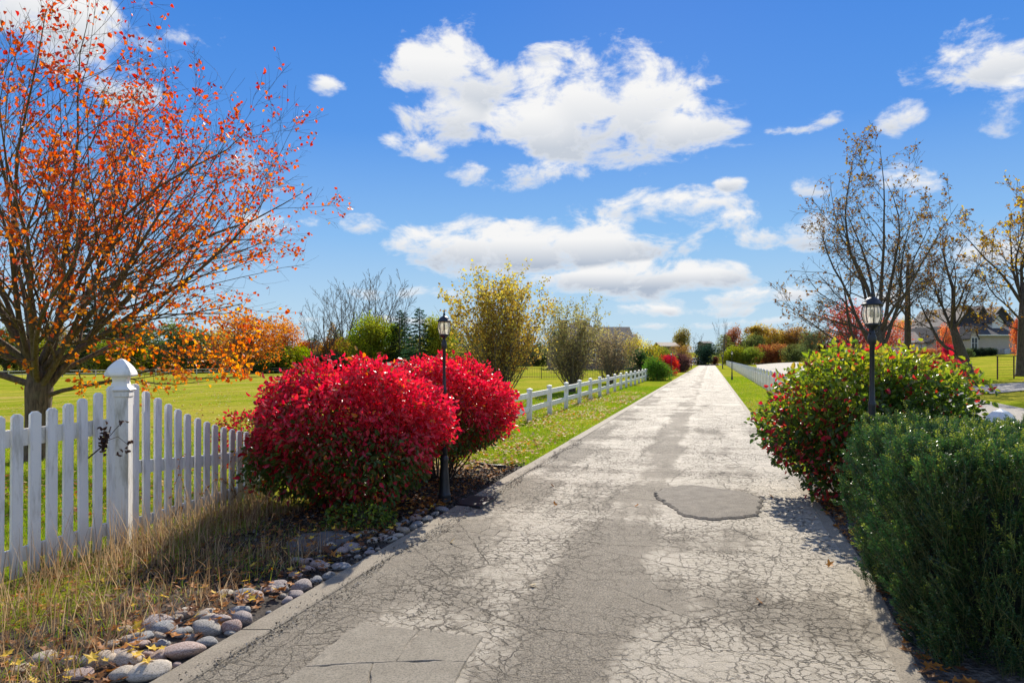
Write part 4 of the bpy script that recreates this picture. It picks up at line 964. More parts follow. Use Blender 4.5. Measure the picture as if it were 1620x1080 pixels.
# tall dry grass between fence and cobbles, in clumps
n = 10000; cy = R.uniform(2.6, 8.0, 230); cf = R.uniform(0, 1, 230)**.95; wdt = XL(cy)-.48-fence_x(cy); wdt = np.maximum(wdt, .3)
cxx = fence_x(cy)+.05+cf*np.where(cy < 5.9, wdt, np.minimum(wdt, .85)); k = R.integers(0, 230, n)
gx = cxx[k]+R.normal(0, .09, n); gy = cy[k]+R.normal(0, .09, n); ok = gx < XL(gy)-.28; gx, gy, k = gx[ok], gy[ok], k[ok]
green = (R.random(230) < .27)[k]; tnt = np.where(green, R.uniform(.6, 1, len(gx)), R.uniform(0, .62, len(gx)))
stuff('tall_dry_grass', blades('tall_dry_grass', gx, gy, R.uniform(.10, .32, len(gx))*np.where(green, .75, 1), .0038, M['straw'], tnt, .75, 4, None, 1.2), 'tangle of tall dry straw-coloured grass in front of the picket fence', 'dry grass')
n = 700; sy = R.uniform(3.2, 7.4, n); sx = fence_x(sy)+.08+R.uniform(0, 1, n)**1.3*np.where(sy < 5.9, .9, .7)
stuff('weed_stalks', blades('weed_stalks', sx, sy, R.uniform(.3, .65, n), .0026, M['straw'], R.uniform(.25, .62, n), .4, 4, None, .3), 'thin dead weed stalks standing up against the white pickets', 'weeds')
n = 9000; sy = R.uniform(2.5, 6.8, n); sx = fence_x(sy)-.2+R.uniform(0, 1, n)*(XL(sy)-.5-fence_x(sy))
stuff('short_grass', blades('short_grass', sx, sy, R.uniform(.04, .14, n), .0022, M['straw'], R.choice([0, 1], n, p=[.55, .45])*R.uniform(.65, 1, n)+R.uniform(0, .3, n)*.8, .7, 3), 'short mixed green and dead grass on the bank below the fence', 'grass')
# lawn blades close enough to read
def lawn_patch(name, N, xf, y0, y1, label, ln=.055, den=1.6):
    v = R.uniform(0, 1, N)**den; Y_ = y0+(y1-y0)*v; lo, hi = xf(Y_); X_ = lo+(hi-lo)*R.random(N)
    patchy = .5+.5*np.sin(X_*1.3+np.sin(Y_*.9)*2)*np.sin(Y_*.7+1); tn = np.clip(R.normal(.35, .2, N)+.35*patchy, 0, 1)
    return stuff(name, blades(name, X_, Y_, R.uniform(.6, 1.3, N)*ln, .0028+.00016*Y_, M['blade'], tn, .55, 2), label, 'grass')
lawn_patch('pasture_grass', 90000, lambda y_: (np.maximum(-y_*.85, -16), fence_x(np.minimum(y_, 9))-.1), 4.2, 17, 'short green pasture grass behind the picket fence')
lawn_patch('verge_grass', 110000, lambda y_: (XL(y_)-4.6, XL(y_)-.03), 10.6, 40, 'bright green grass verge between the driveway and ranch fence', .05)
lawn_patch('verge_grass_right', 50000, lambda y_: (XR(y_)+.04, XR(y_)+4.2), 10.0, 60, 'green grass verge along the right of the driveway', .05)
bpy.data.objects['verge_grass_right'].name = 'roadside_grass'
# fallen leaves
def litter(name, N, xf, y0, y1, label, size=(.05, .09), z=.03, den=1., tf=None, patch=True):
    Y_ = y0+(y1-y0)*R.random(N)**den; lo, hi = xf(Y_); X_ = lo+(hi-lo)*R.random(N)
    if patch:
        f = np.sin(X_*1.9+1)*np.sin(Y_*1.1+X_)+R.normal(0, .7, N); k_ = f > 0; X_, Y_ = X_[k_], Y_[k_]
    n_ = len(X_); P = np.stack([X_, Y_, T(X_, Y_)+z+R.uniform(0, .015, n_)], 1)
    tn = R.random(n_) if tf is None else tf(n_)
    return stuff(name, maple_leaf(name, P, R.uniform(*size, n_), M['litter'], tn), label, 'fallen leaves')
litter('leaf_litter', 6500, lambda y_: (XL(y_)-3.0, XL(y_)-.1), 10, 33, 'orange and tan fallen leaves scattered over the left verge', (.07, .12), z=.06, den=1.3, tf=lambda n_: R.choice([.3, .5, .6, .75, .85, .97], n_))
litter('leaf_litter', 3600, lambda y_: (XL(y_)-10, XL(y_)-3.2), 13, 30, 'fallen leaves in the grass behind the ranch fence', z=.045)
litter('leaf_litter', 5000, lambda y_: (np.maximum(-y_*.9, -24), np.minimum(XL(y_)-10, -1-.0*y_)), 10, 42, 'pale fallen leaves speckling the open pasture', (.06, .11), z=.05, tf=lambda n_: R.choice([.3, .6, .8, .9], n_))
litter('leaf_litter', 2600, lambda y_: (XR(y_)+.1, XR(y_)+2.6), 9.5, 26, 'brown fallen leaves on the right verge before the yellow-green bush', z=.045, den=1.4, tf=lambda n_: R.uniform(0, .6, n_))
litter('leaf_litter', 4200, lambda y_: (fence_x(y_)-4.5, fence_x(y_)-.1), 4.5, 11, 'orange leaves fallen in the grass under the big maple', z=.04, tf=lambda n_: R.choice([.3, .5, .6, .97, .8], n_))
litter('leaf_litter', 1700, lambda y_: (fence_x(y_)+.2, XL(y_)-.12), 2.8, 8.2, 'brown and yellow leaves caught among the cobbles and dry grass', (.05, .1), .03, patch=False, tf=lambda n_: R.choice([.05, .2, .3, .45, .99], n_, p=[.3, .3, .2, .15, .05]))
litter('leaf_litter', 1300, lambda y_: (XL(y_)-1.6, XL(y_)-.1), 7.5, 11.2, 'dull brown leaves on the soil under the two red bushes', (.04, .08), .03, patch=False, tf=lambda n_: R.uniform(0, .75, n_))
litter('leaf_litter', 330, lambda y_: (XR(y_)+.0, XR(y_)+.3), 3.2, 8.5, 'crisp brown leaves gathered along the foot of the yew hedge', (.05, .1), .03, patch=False, tf=lambda n_: R.uniform(0, .6, n_))
litter('leaf_litter', 600, lambda y_: (XR(y_)+.1, XR(y_)+1.6), 6.0, 9.6, 'fallen leaves on the gravel below the yellow-green bush', (.04, .08), .03, patch=False, tf=lambda n_: R.uniform(.1, .9, n_))
def chips(name, N, xf, y0, y1, label, sz):
    Y_ = R.uniform(y0, y1, N); lo, hi = xf(Y_); X_ = lo+(hi-lo)*R.random(N); P = np.stack([X_, Y_, np.full(N, .022)+R.uniform(0, .02, N)], 1)
    mid = R.normal(size=(N, 3)); mid[:, 2] *= .3
    return stuff(name, leaf_mesh(name, P, R.uniform(*sz, N), M['chip'], R.random(N)**1.5, mid, .6, .5), label, 'mulch')
chips('bark_mulch', 14000, lambda y_: (XL(y_)-1.7, XL(y_)-.02), 5.0, 10.8, 'dark bark mulch covering the bed under the red bushes', (.015, .045))
chips('gravel_mulch', 9000, lambda y_: (XR(y_)+.02, XR(y_)+1.7), 4.5, 9.8, 'dark stone chips on the bed between yew and bush', (.012, .03))
litter('leaf_litter', 420, lambda y_: (XL(y_)-1.0, XL(y_)-.08), 3.2, 8.0, 'a few yellow and brown leaves lying on top of the cobbles', (.05, .1), .075, patch=False, tf=lambda n_: R.choice([.05, .25, .4, .99], n_))
M['chip_'] = M['chip']; M['chip'] = foliage('tan_grit', [(0, (.12, .10, .07)), (.5, (.26, .22, .17)), (1, (.45, .4, .33))], .02, .8, .2)
chips('kerb_grit', 5200, lambda y_: (XL(y_)+.13+.05*np.sin(y_*5), XL(y_)+.3+.06*np.sin(y_*3)), 3.0, 14, 'loose grit and crumbs along the inner edge of the left kerb', (.006, .02))
# single leaves on the drive
for k, (px, py, s_, tn, lb) in enumerate([(844, 932, .075, .9, 'pale curled leaf lying alone mid-driveway in the foreground'), (1201, 958, .06, .4, 'orange-brown leaf on the cracked asphalt left of the yew'), (1312, 900, .085, .55, 'orange leaf on the asphalt at the edge of the bush shadow'),
        (1008, 804, .07, .4, 'brown leaf on the transverse crack left of the dark oval patch'), (878, 802, .07, .5, 'tan leaf on the left lane level with the oval patch'), (874, 772, .06, .1, 'small dark brown leaf on the left lane behind the tan leaf'), (1220, 789, .08, .2, 'reddish brown leaf right of the dark oval patch'),
        (715, 862, .06, .85, 'cream leaf on the asphalt near the left kerb by the lamp')]):
    X, Y = gp(px, py); me = maple_leaf('fallen_leaf', np.array([[0., 0, .01]]), np.array([s_*1.1]), M['litter'], np.array([tn]), .5); o = link('fallen_leaf', me); o.location = (X, Y, .026); tag(o, lb, 'leaf')
# dead sprig caught on the pickets, and a dry vine
sp = empty('dead_sprig', (-3.42, 5.77, .95), 0, 'dark dried leaf sprig caught on a picket left of the tall post', 'sprig')
MB().tube([(-.09, -.12, -.08), (-.02, -.06, .0), (.02, -.02, .1), (.03, 0, .17)], .006, 5).tube([(.0, -.03, .05), (.06, .05, .08), (.1, .13, 0)], .003, 4).tube([(0, -.03, .05), (.05, .06, .16), (.06, .12, .19)], .003, 4).build('twig', M['twig'], sp)
P = np.concatenate([R.normal((.0, -.05, .06), (.008, .012, .055), (60, 3)), R.normal((.1, .13, -.02), (.01, .025, .03), (8, 3)), R.normal((.06, .12, .19), (.01, .03, .01), (6, 3)), R.normal((.06, .06, -.07), (.01, .02, .02), (5, 3))])
M['deadleaf'] = foliage('dead_leaf', [(0, (.03, .018, .015)), (1, (.1, .05, .035))], .1, .6, .3)
part('leaves', leaf_mesh('leaves', P, .045, M['deadleaf'], R.random(len(P)), None, .6, .4, six=True), sp)
vn = empty('dry_vine', (0, 0, 0), 0, 'thin reddish dry vine twined over the shorter pickets', 'vine'); lines = []; vp = []
for k in range(10):
    Y0 = R.uniform(6.6, 8.0); P, r_ = path((float(fence_x(Y0))+.03, Y0, .1), (.1, R.normal(0, .5), 1), R.uniform(.5, .9), .0035, .0015, 12, .28, -.3, R)
    P[:, 0] = fence_x(P[:, 1])+.03+R.uniform(0, .012, len(P)); lines.append((P, r_)); vp += list(P[3:])
part('stems', twig_mesh('stems', lines, M['rust'], 4), vn); vp = np.array(vp)
part('leaves', leaf_mesh('leaves', vp, R.uniform(.02, .045, len(vp)), M['litter'], R.uniform(.05, .45, len(vp)), None, .6, .3), vn)

# ------------------------------------------------------------------ tall shrubs along the ranch fence
def tall_shrub(loc, rx, h, label, col, seed, nl, stems=34, cat='shrub', grp=None, name='multistem_shrub', leafs=.07, top=.5):
    g = np.random.default_rng(seed); root = empty(name, (loc[0], loc[1], float(T(*loc))), 0, label, cat, grp); limbs = []
    for i in range(stems):
        a = g.uniform(0, 6.28); tl = g.uniform(.05, 1.0)*rx/h*1.75; limbs.append(((g.normal(0, .12), g.normal(0, .12), -.05), (math.cos(a)*tl, math.sin(a)*tl, 1), h*g.uniform(.72, 1.0), .028, .07, .25))
    lv = grow(limbs, [(10, .5, .36, .55, .08, .1, .15), (6, .6, .45, .6, .1, .05, .12)], g, lambda p: (math.hypot(p[0], p[1])/rx) < 1.15)
    part('stems', twig_mesh('stems', flat_lines(lv), M['greytwig'], 4), root)
    pts = np.array([P[k_] for (P, r_, L) in lv[2] for k_ in range(len(P))]); pr = np.clip(.25+top*pts[:, 2]/h, 0, 1); pts = pts[g.random(len(pts)) < pr]
    if len(pts) > nl: pts = pts[g.choice(len(pts), nl, replace=False)]
    pts = pts+g.normal(0, .05, pts.shape)
    o = part('leaves', leaf_mesh('leaves', pts, g.uniform(.6, 1.3, len(pts))*leafs, M['far'], np.clip(g.normal(.3, .25, len(pts))+.5*pts[:, 2]/h, 0, 1), None, .7, .3), root, col)
    return root
tall_shrub((-.45, 25.5), 2.0, 4.9, 'tallest multi-stemmed shrub with golden top behind the red bushes', (.36, .25, .06), 51, 17000, 60, leafs=.11, top=.8)
tall_shrub((2.95, 34.), 2.1, 4.3, 'grey-green multi-stemmed shrub standing behind the middle of the ranch fence', (.25, .21, .09), 52, 6000, 50, leafs=.11, top=.5)
tall_shrub((6.6, 46.), 2.0, 4.0, 'thin brownish multi-stemmed shrub near the far end of the ranch fence', (.24, .18, .1), 53, 4000, 46, leafs=.11, top=.3)

# ------------------------------------------------------------------ big bare trees on the right
def bare_tree(loc, h, trunk_h, r0, limbs, label, seed, nleaf, col, name='oak_tree', spec=None, lean=(0, 0), m1='darkbark', leafs=.16, env=None, trunk=True, lf=.5):
    g = np.random.default_rng(seed); root = empty(name, (loc[0], loc[1], float(T(*loc))), 0, label, 'tree'); L_ = []
    if trunk:
        tp_ = [(0, 0, -.2), (lean[0]*.04, 0, .15), (lean[0]*.3, lean[1]*.3, trunk_h*.4), (lean[0]*.7, lean[1]*.7, trunk_h*.8), (lean[0]*1.1, lean[1], trunk_h*1.25)]
        MB().tube(tp_, [r0*1.6, r0*1.2, r0*.9, r0*.72, r0*.3], 14).build('trunk', M[m1], root)
    for a, e, L, r_, z_, wn, tr in limbs:
        a_ = rad(a); e_ = rad(e); f = z_/trunk_h; L_.append(((lean[0]*f, lean[1]*f, z_), (math.cos(e_)*math.cos(a_), math.cos(e_)*math.sin(a_), math.sin(e_)), L, r_*.88, wn*1.2, tr))
    spec = spec or [(10, .75, .42, .5, .12, .15, .18), (8, .7, .48, .6, .13, .1, .12), (5, .7, .5, .65, .14, .05, .12)]
    lv = grow(L_, spec, g, env)
    for k_ in range(1, len(lv)):   # keep far twigs thick enough to read
        lv[k_] = [(P, np.maximum(r_, .007), L) for (P, r_, L) in lv[k_]]
    part('limbs', twig_mesh('limbs', flat_lines(lv[:2]), M[m1], 6), root); part('twigs', twig_mesh('twigs', flat_lines(lv[2:]), M['twig'], 3), root)
    pts = np.array([P[k_] for (P, r_, L) in lv[-1] for k_ in range(1, len(P))]); pr = g.random(len(pts)) < (.15+lf*(pts[:, 2]/h)**2); pts = pts[pr]
    if len(pts) > nleaf: pts = pts[g.choice(len(pts), nleaf, replace=False)]
    part('leaves', leaf_mesh('leaves', pts, g.uniform(.6, 1.2, len(pts))*leafs, M['far'], np.clip(g.normal(.35, .25, len(pts))+.25*pts[:, 2]/h, 0, 1), None, .75, .3, six=False), root, col)
    return root
g0 = np.random.default_rng(3)
# spreading tree behind the right lamp (column 1390)
Lm = [(a, e, L, r_, 1.0+.25*i, .07, .3) for i, (a, e, L, r_) in enumerate([(180, 42, 7.6, .17), (195, 30, 7.2, .13), (165, 58, 9.2, .17), (60, 78, 10.6, .19), (0, 62, 8.6, .15), (-60, 70, 9.8, .16), (100, 66, 9.4, .15), (20, 40, 6, .12), (175, 18, 5.6, .10), (-100, 50, 8, .12), (140, 75, 10.4, .16), (-20, 78, 10.2, .14)])]
tx = G(1391, 40)
bare_tree(tx[:2], 12.6, 3.0, .36, Lm, 'widest nearly bare tree with many ascending limbs behind the right lamp post', 61, 3200, (.2, .11, .035), lf=.6, env=lambda p: p[0] < 4.2)
# slim trunk at column 1436
Lm = [(a, e, L, r_, z_, .08, .2) for a, e, L, r_, z_ in [(20, 80, 5.2, .09, 5.6), (180, 50, 3.2, .05, 4.0), (10, 45, 3.0, .05, 4.6), (200, 60, 3.4, .05, 5.2), (90, 40, 3, .05, 4.2), (-60, 50, 3, .05, 5.0), (0, 25, 2.4, .04, 3.4), (170, 20, 2.4, .04, 3.2)]]
tx = G(1436, 44); bare_tree(tx[:2], 10.5, 6.4, .22, Lm, 'slender straight bare tree just right of the widest tree', 62, 600, (.22, .12, .035))
# crooked tree at column 1530
Lm = [(a, e, L, r_, z_, .10, .15) for a, e, L, r_, z_ in [(180, 44, 4.8, .17, 1.3), (160, 62, 5.0, .12, 2.3), (70, 84, 6.8, .2, 2.6), (10, 55, 3.8, .08, 3.0), (200, 74, 5.2, .1, 3.0), (0, 25, 2.4, .05, 2.4), (-90, 60, 4, .07, 2.8), (100, 60, 4.4, .07, 3.0)]]
tx = G(1531, 41); bare_tree(tx[:2], 10.2, 2.8, .36, Lm, 'crooked leaning bare tree with low fork in front of the tan brick house', 63, 900, (.18, .1, .035), lean=(-.9, 0), env=lambda p: abs(p[0]) < 3.6)
# tree at the right edge
Lm = [(a, e, L, r_, z_, .09, .2) for a, e, L, r_, z_ in [(170, 64, 6.0, .12, 4.2), (20, 72, 6.2, .14, 4.3), (185, 34, 5.0, .08, 3.2), (90, 76, 6, .12, 4.2), (-80, 60, 5, .09, 4.0), (190, 14, 3.8, .055, 2.6), (0, 50, 5, .08, 3.6), (140, 80, 6.4, .1, 4.3)]]
tx = G(1618, 40); bare_tree(tx[:2], 10.9, 4.4, .3, Lm, 'bare tree with golden leaves at its top at the right edge', 64, 2600, (.4, .23, .03), lf=1.0)

# ------------------------------------------------------------------ distant trees: a few kinds, copied and tinted
def crown_tree(h, w, trunk_h, nl, seed, leafs, shape='round', lumps=16, twigs=True):
    g = np.random.default_rng(seed); root = empty('broadleaf_tree', (0, 0, 0))
    C = []
    for i in range(lumps):
        z_ = g.uniform(.12 if shape == 'low' else .3, .95); rmax = w/2*math.sqrt(max(.05, 1-((z_-.55)/.5)**2)) if shape != 'cone' else w/2*(1-z_)+.2
        a = g.uniform(0, 6.28); r_ = rmax*g.uniform(.15, .85); C.append((r_*math.cos(a), r_*math.sin(a), z_*h))
    C = np.array(C); k_ = g.integers(0, lumps, nl); rad_ = w*.2*g.uniform(.6, 1.2, lumps)[k_]
    d = g.normal(size=(nl, 3)); d /= np.linalg.norm(d, axis=1)[:, None]; P = C[k_]+d*(rad_*(g.uniform(.3, 1.08, nl)**.5+(g.random(nl) < .18)*g.uniform(0, .7, nl)))[:, None]; P[:, :2] *= w/2/np.percentile(np.abs(P[:, :2]), 98.5); P[:, 2] *= h/np.percentile(P[:, 2], 99.5); P[:, 2] = np.maximum(P[:, 2], .1)
    limbs = [((0, 0, -.2), (0, 0, 1), h*.75, w*.03+.05, .05, 0)]
    lv = [path(*limbs[0][:3], limbs[0][3], .03, 9, .04, 0, g)+(1,)]
    Ls = [(lv[0][0], lv[0][1])]
    for c in C:
        b0 = lv[0][0][min(8, max(2, int(c[2]/h*7)))]-np.array([0, 0, h*.08]); mid = (b0+c)/2+g.normal(0, w*.03, 3); Ls.append((np.array([b0, mid, c]), np.array([w*.012+.02, w*.008+.015, .012])))
    part('trunk', twig_mesh('trunk', Ls, M['greybark'], 5), root)
    tn = np.clip(g.normal(.35, .2, nl)+g.normal(0, .2, lumps)[k_]+.2*P[:, 2]/h, 0, 1)
    part('crown', leaf_mesh('crown', P, g.uniform(.6, 1.3, nl)*leafs, M['far'], tn, None, .8, .3), root)
    return root
def pine(h, w, nl, seed, leafs):
    g = np.random.default_rng(seed); root = empty('conifer_tree', (0, 0, 0)); Ls = [(np.array([(0, 0, -.2), (0, 0, h*.5), (0, 0, h)]), np.array([w*.04, w*.025, .03]))]; P = []
    nb = 70
    for i in range(nb):
        z_ = h*(.08+.9*i/nb); L = w/2*(1-z_/h)**.8*g.uniform(.7, 1.15)+.2; a = i*2.4; e = (L*math.cos(a), L*math.sin(a), z_-L*.12)
        Ls.append((np.array([(0, 0, z_), (e[0]*.5, e[1]*.5, z_+.02*L), e]), np.array([.05, .03, .012])))
        m_ = int(nl/nb*(.3+1.5*(1-z_/h))); t_ = g.uniform(.15, 1.05, m_)[:, None]; P.append(np.array([0, 0, z_])*(1-t_)+np.array(e)*t_+g.normal(0, 1, (m_, 3))*np.array([.16, .16, .09])*(L*.35+.3))
    P = np.concatenate(P); part('trunk', twig_mesh('trunk', Ls, M['greybark'], 5), root)
    d = P*np.array([1, 1, 0]); d /= np.linalg.norm(d, axis=1)[:, None]+1e-6
    part('crown', leaf_mesh('crown', P, g.uniform(.6, 1.2, len(P))*leafs, M['far'], np.clip(g.normal(.35, .22, len(P)), 0, 1), d, .3, .3), root); return root
def bare_far(h, seed):
    g = np.random.default_rng(seed); root = empty('bare_tree', (0, 0, 0)); n = 5
    Lm = [((0, 0, h*.18), (math.cos(k*2.4)*.38, math.sin(k*2.4)*.38, 1), h*.8, h*.011, .06, .15) for k in range(n)]
    lv = grow(Lm, [(9, .5, .36, .55, .08, .2, .15), (5, .5, .45, .6, .1, .15, .1)], g); ln = [(P, np.maximum(r_*1.0, .022)) for P, r_ in flat_lines(lv)]
    ln.append((np.array([(0, 0, -.2), (0, 0, h*.1), (0, 0, h*.2)]), np.array([h*.022, h*.018, h*.016])))
    part('trunk', twig_mesh('trunk', ln[-1:], M['greybark'], 6), root); part('branches', twig_mesh('branches', ln[:-1], M['greytwig'], 4), root); return root
KIND = {
 'round': crown_tree(10, 9, 2, 9000, 71, .34, lumps=26), 'tall': crown_tree(12, 7, 3, 8000, 72, .34, lumps=28), 'loose': crown_tree(10, 9, 2.5, 4200, 73, .3, lumps=30),
 'shrub': crown_tree(5, 7, .3, 8000, 74, .27, 'low', 30), 'shrub2': crown_tree(4, 6, .3, 7000, 75, .22, 'low', 26), 'pine': pine(14, 6.5, 7000, 76, .42), 'bare': bare_far(14, 77), 'bare2': bare_far(14, 78)}
BASE = {'round': (10, 9), 'tall': (12, 7), 'loose': (10, 9), 'shrub': (5, 7), 'shrub2': (4, 6), 'pine': (14, 6.5), 'bare': (14, 8), 'bare2': (14, 8)}
used = set()
def place(kind, px, Y, top, wpx, col, label, cat='tree', name=None, rz=None):
    col = tuple(min(.8, c*1.15) for c in col)
    """stand a tree in the line of sight through column px, its top at image row top, wpx pixels wide"""
    X, Y, z_ = G(px, Y); H = CH+(HZ-top)*Y/F-z_; Wd = wpx*Y/F; bh, bw = BASE[kind]
    sc = (Wd/bw, Wd/bw, H/bh)
    src = KIND[kind]; rz = R.uniform(0, 6.28) if rz is None else rz
    if kind not in used:
        used.add(kind); o = src; o.location = (X, Y, z_); o.rotation_euler = (0, 0, rz); o.scale = sc; o['label'] = label
        for c in KIDS[o]: c.color = (*col, 1)
        FIRST.append(o)
    else: o = copy_tree(src, (X, Y, z_), rz, sc, label, col=col)
    o['category'] = cat
    if name: o.name = name
    return o
FIRST = []
DG, MG, YG, GO, OR, RD, BR, OL = (.025, .05, .022), (.07, .11, .025), (.2, .22, .025), (.34, .23, .05), (.42, .15, .03), (.34, .05, .035), (.2, .11, .05), (.12, .14, .04)
# left woods, behind the pasture (photographed columns 0-720)
place('pine', 150, 150, 432, 80, DG, 'tall dark pine seen through the left side of the orange maple')
place('pine', 232, 158, 500, 60, DG, 'second dark pine, shorter, right of the tall one behind the maple')
place('pine', 632, 138, 488, 44, DG, 'narrow dark pine with a ragged top left of the pine pair')
place('pine', 664, 130, 486, 62, (.03, .075, .035), 'blue-green pine right behind the left lamp post lantern')
place('pine', 640, 156, 492, 46, DG, 'dark pine in the middle of the group left of the lamp lantern')
place('pine', 500, 160, 528, 40, DG, 'small dark evergreen low in the woods below the leaning bare tree')
place('round', 583, 138, 500, 78, YG, 'yellow-green tree standing in front of the tall bare trees')
place('tall', 618, 140, 512, 36, (.17, .2, .03), 'yellow-green tree between the dark pines and the bare trees')
place('round', 690, 132, 502, 50, (.24, .24, .025), 'bright yellow-green tree just left of the left lantern')
place('tall', 702, 136, 508, 42, YG, 'slim yellow-green tree partly behind the left lantern')
place('bare', 520, 146, 468, 70, BR, 'leaning bare grey tree at the left end of the bare group'); place('bare2', 545, 150, 452, 70, BR, 'upright bare tree second from the left in the bare group')
place('bare2', 575, 152, 446, 76, BR, 'bare tree with a dense fan of twigs, middle of the bare group'); place('bare', 598, 150, 440, 84, BR, 'tallest bare tree above the yellow-green trees'); place('bare2', 626, 152, 452, 60, BR, 'bare tree at the right end of the bare group')
place('bare', 498, 142, 492, 46, BR, 'small bare tree at the edge of the orange maple branches')
place('loose', 388, 117, 492, 140, (.4, .15, .04), 'small orange maple standing at the far paddock fence', rz=1.0)
place('loose', 448, 150, 505, 60, OR, 'orange tree beyond the fence right of the small maple')
for k, (px, top, w_, c, kd, lb) in enumerate([(8, 520, 90, OL, 'round', 'olive tree at the left frame edge beyond the pasture'), (60, 535, 90, YG, 'shrub', 'yellow-green thicket beyond the fence at the far left'), (108, 548, 80, OL, 'shrub2', 'olive thicket behind the maple trunk'), (118, 515, 80, BR, 'loose', 'brownish tree behind the maple limbs'),
        (190, 536, 80, YG, 'shrub', 'yellow-green shrub behind the tall post cap'), (205, 510, 80, OL, 'tall', 'olive tree beyond the fence right of the post cap'), (240, 550, 70, (.22, .25, .02), 'shrub2', 'bright yellow-green bush low behind the paddock fence'), (282, 540, 75, MG, 'shrub', 'mid-green thicket behind the paddock fence'),
        (285, 512, 85, OL, 'round', 'broad olive tree in the woods left of the small maple'), (322, 552, 66, OL, 'shrub2', 'olive bush under the small orange maple left side'), (345, 520, 70, GO, 'loose', 'golden tree behind the small orange maple'), (365, 556, 60, YG, 'shrub', 'yellow-green bush behind the small maple trunk'),
        (410, 552, 64, MG, 'shrub2', 'mid-green bush right of the small maple trunk'), (438, 545, 66, YG, 'shrub', 'yellow bush near the bend of the paddock fence'), (472, 548, 56, (.2, .26, .02), 'shrub2', 'bright lime bush at the right end of the paddock fence'), (488, 540, 50, OR, 'shrub', 'orange undergrowth below the leaning bare tree'),
        (515, 558, 60, DG, 'shrub2', 'dark green thicket under the bare trees'), (528, 536, 60, (.3, .17, .04), 'shrub', 'tan-orange undergrowth between the bare trunks'), (548, 552, 70, OL, 'shrub', 'olive thicket left of the yellow-green tree'), (600, 548, 80, OL, 'shrub2', 'olive undergrowth below the yellow-green tree'),
        (645, 550, 80, MG, 'shrub', 'green undergrowth below the dark pines'), (700, 545, 80, YG, 'shrub2', 'yellow-green undergrowth behind the left lantern post'), (748, 545, 90, OL, 'shrub', 'olive thicket behind the tallest shrub'), (790, 535, 90, GO, 'loose', 'golden tree glimpsed through the tallest shrub'),
        (845, 548, 80, OL, 'shrub', 'olive thicket left of the brick house roof')]):
    place(kd, px, 142+(k % 4)*5, top, w_, c, lb, 'tree' if kd in ('round', 'tall', 'loose') else 'shrub', None if kd in ('round', 'tall', 'loose') else 'wild_shrub')
def woods(px0, px1, Y0, Y1, top0, top1, n, label, cols, seed):
    g = np.random.default_rng(seed); m_ = 90; cpx = g.uniform(px0, px1, m_); cY = g.uniform(Y0, Y1, m_); ctop = g.uniform(top0, top1, m_)
    X = (cpx-810)/F*cY; zb = T(X, cY); H = CH+(HZ-ctop)*cY/F-zb; wd = g.uniform(4, 8, m_); k = g.integers(0, m_, n)
    a = g.uniform(0, 6.28, n); v = g.uniform(0, 1, n); rr = wd[k]*.55*np.sqrt(np.clip(1.02-(v*1.0)**2.2, 0, 1))*g.uniform(.35, 1.05, n)*(1+.25*np.sin(a*3+k)+.2*np.sin(v*9+k*2))
    P = np.stack([X[k]+rr*np.cos(a), cY[k]+rr*np.sin(a), zb[k]+v*H[k]*(1+.1*np.sin(a*2+k))], 1)
    o = link('distant_woods', leaf_mesh('distant_woods', P, g.uniform(.3, .6, n), M['woods'], np.clip(((k*7) % 11)/11+g.normal(0, .1, n), 0, 1), None, .8, .3))
    tag(o, label, 'woods', kind='stuff')
M['woods'] = foliage('far_woods_leaf', [(0, (.04, .065, .02)), (.3, (.12, .15, .03)), (.5, (.25, .25, .04)), (.7, (.13, .13, .04)), (.85, (.34, .22, .05)), (1, (.26, .12, .04))], .45, .7, .1, tmul=1.5)
woods(-900, 880, 158, 185, 514, 548, 95000, 'continuous low band of woodland closing the pasture on the left', None, 91)
woods(1150, 2300, 200, 235, 522, 546, 70000, 'continuous low band of woodland behind the houses on the right', None, 92)
# beyond the frame to the left and right, so that the woods go on
for px, c, kd, lb in [(-90, OL, 'round', 'olive tree of the woods beyond the left edge of the picture'), (-190, YG, 'tall', 'yellow-green tree farther out beyond the left edge'), (1740, OL, 'round', 'olive tree beyond the right edge past the houses')]:
    place(kd, px, 150, 510, 110, c, lb)
# along the left of the drive, past the ranch fence
place('shrub', 1040, 52, 566, 50, (.09, .17, .025), 'bright green rounded shrub at the far end of the ranch fence', 'shrub', 'garden_shrub')
place('shrub2', 1012, 60, 552, 44, (.03, .065, .02), 'dark green shrub behind the end of the ranch fence', 'shrub', 'garden_shrub')
place('loose', 1008, 68, 532, 44, (.42, .33, .03), 'yellow-leaved small tree behind the dark green shrub')
place('loose', 1030, 74, 541, 40, (.3, .24, .04), 'golden-green small tree left of the pale roof')
place('shrub', 1055, 66, 562, 36, (.42, .02, .03), 'small red shrub beside the distant left lamp', 'shrub', 'garden_shrub')
place('shrub', 1045, 78, 550, 50, (.17, .2, .03), 'yellow-green shrub behind the small red shrub', 'shrub', 'garden_shrub')
place('shrub', 1078, 82, 560, 32, (.12, .06, .05), 'maroon-brown shrub near the end of the left verge', 'shrub', 'garden_shrub')
place('loose', 1080, 100, 543, 34, (.24, .14, .05), 'brown twiggy small tree above the maroon shrub')
place('round', 1078, 205, 520, 32, (.2, .16, .04), 'dark golden tree on the skyline left of the drive end')
place('bare', 1100, 215, 530, 26, BR, 'thin bare tree on the skyline above the parked cars')
place('shrub2', 1116, 158, 544, 40, (.016, .036, .022), 'dark dome-shaped evergreen at the end of the driveway', 'shrub', 'evergreen_shrub', rz=0)
place('shrub', 1131, 160, 564, 12, (.12, .03, .03), 'small dark red bush right of the dome evergreen', 'shrub', 'garden_shrub')
place('pine', 1146, 178, 528, 60, (.2, .24, .05), 'wide feathery green conifer behind the dome evergreen')
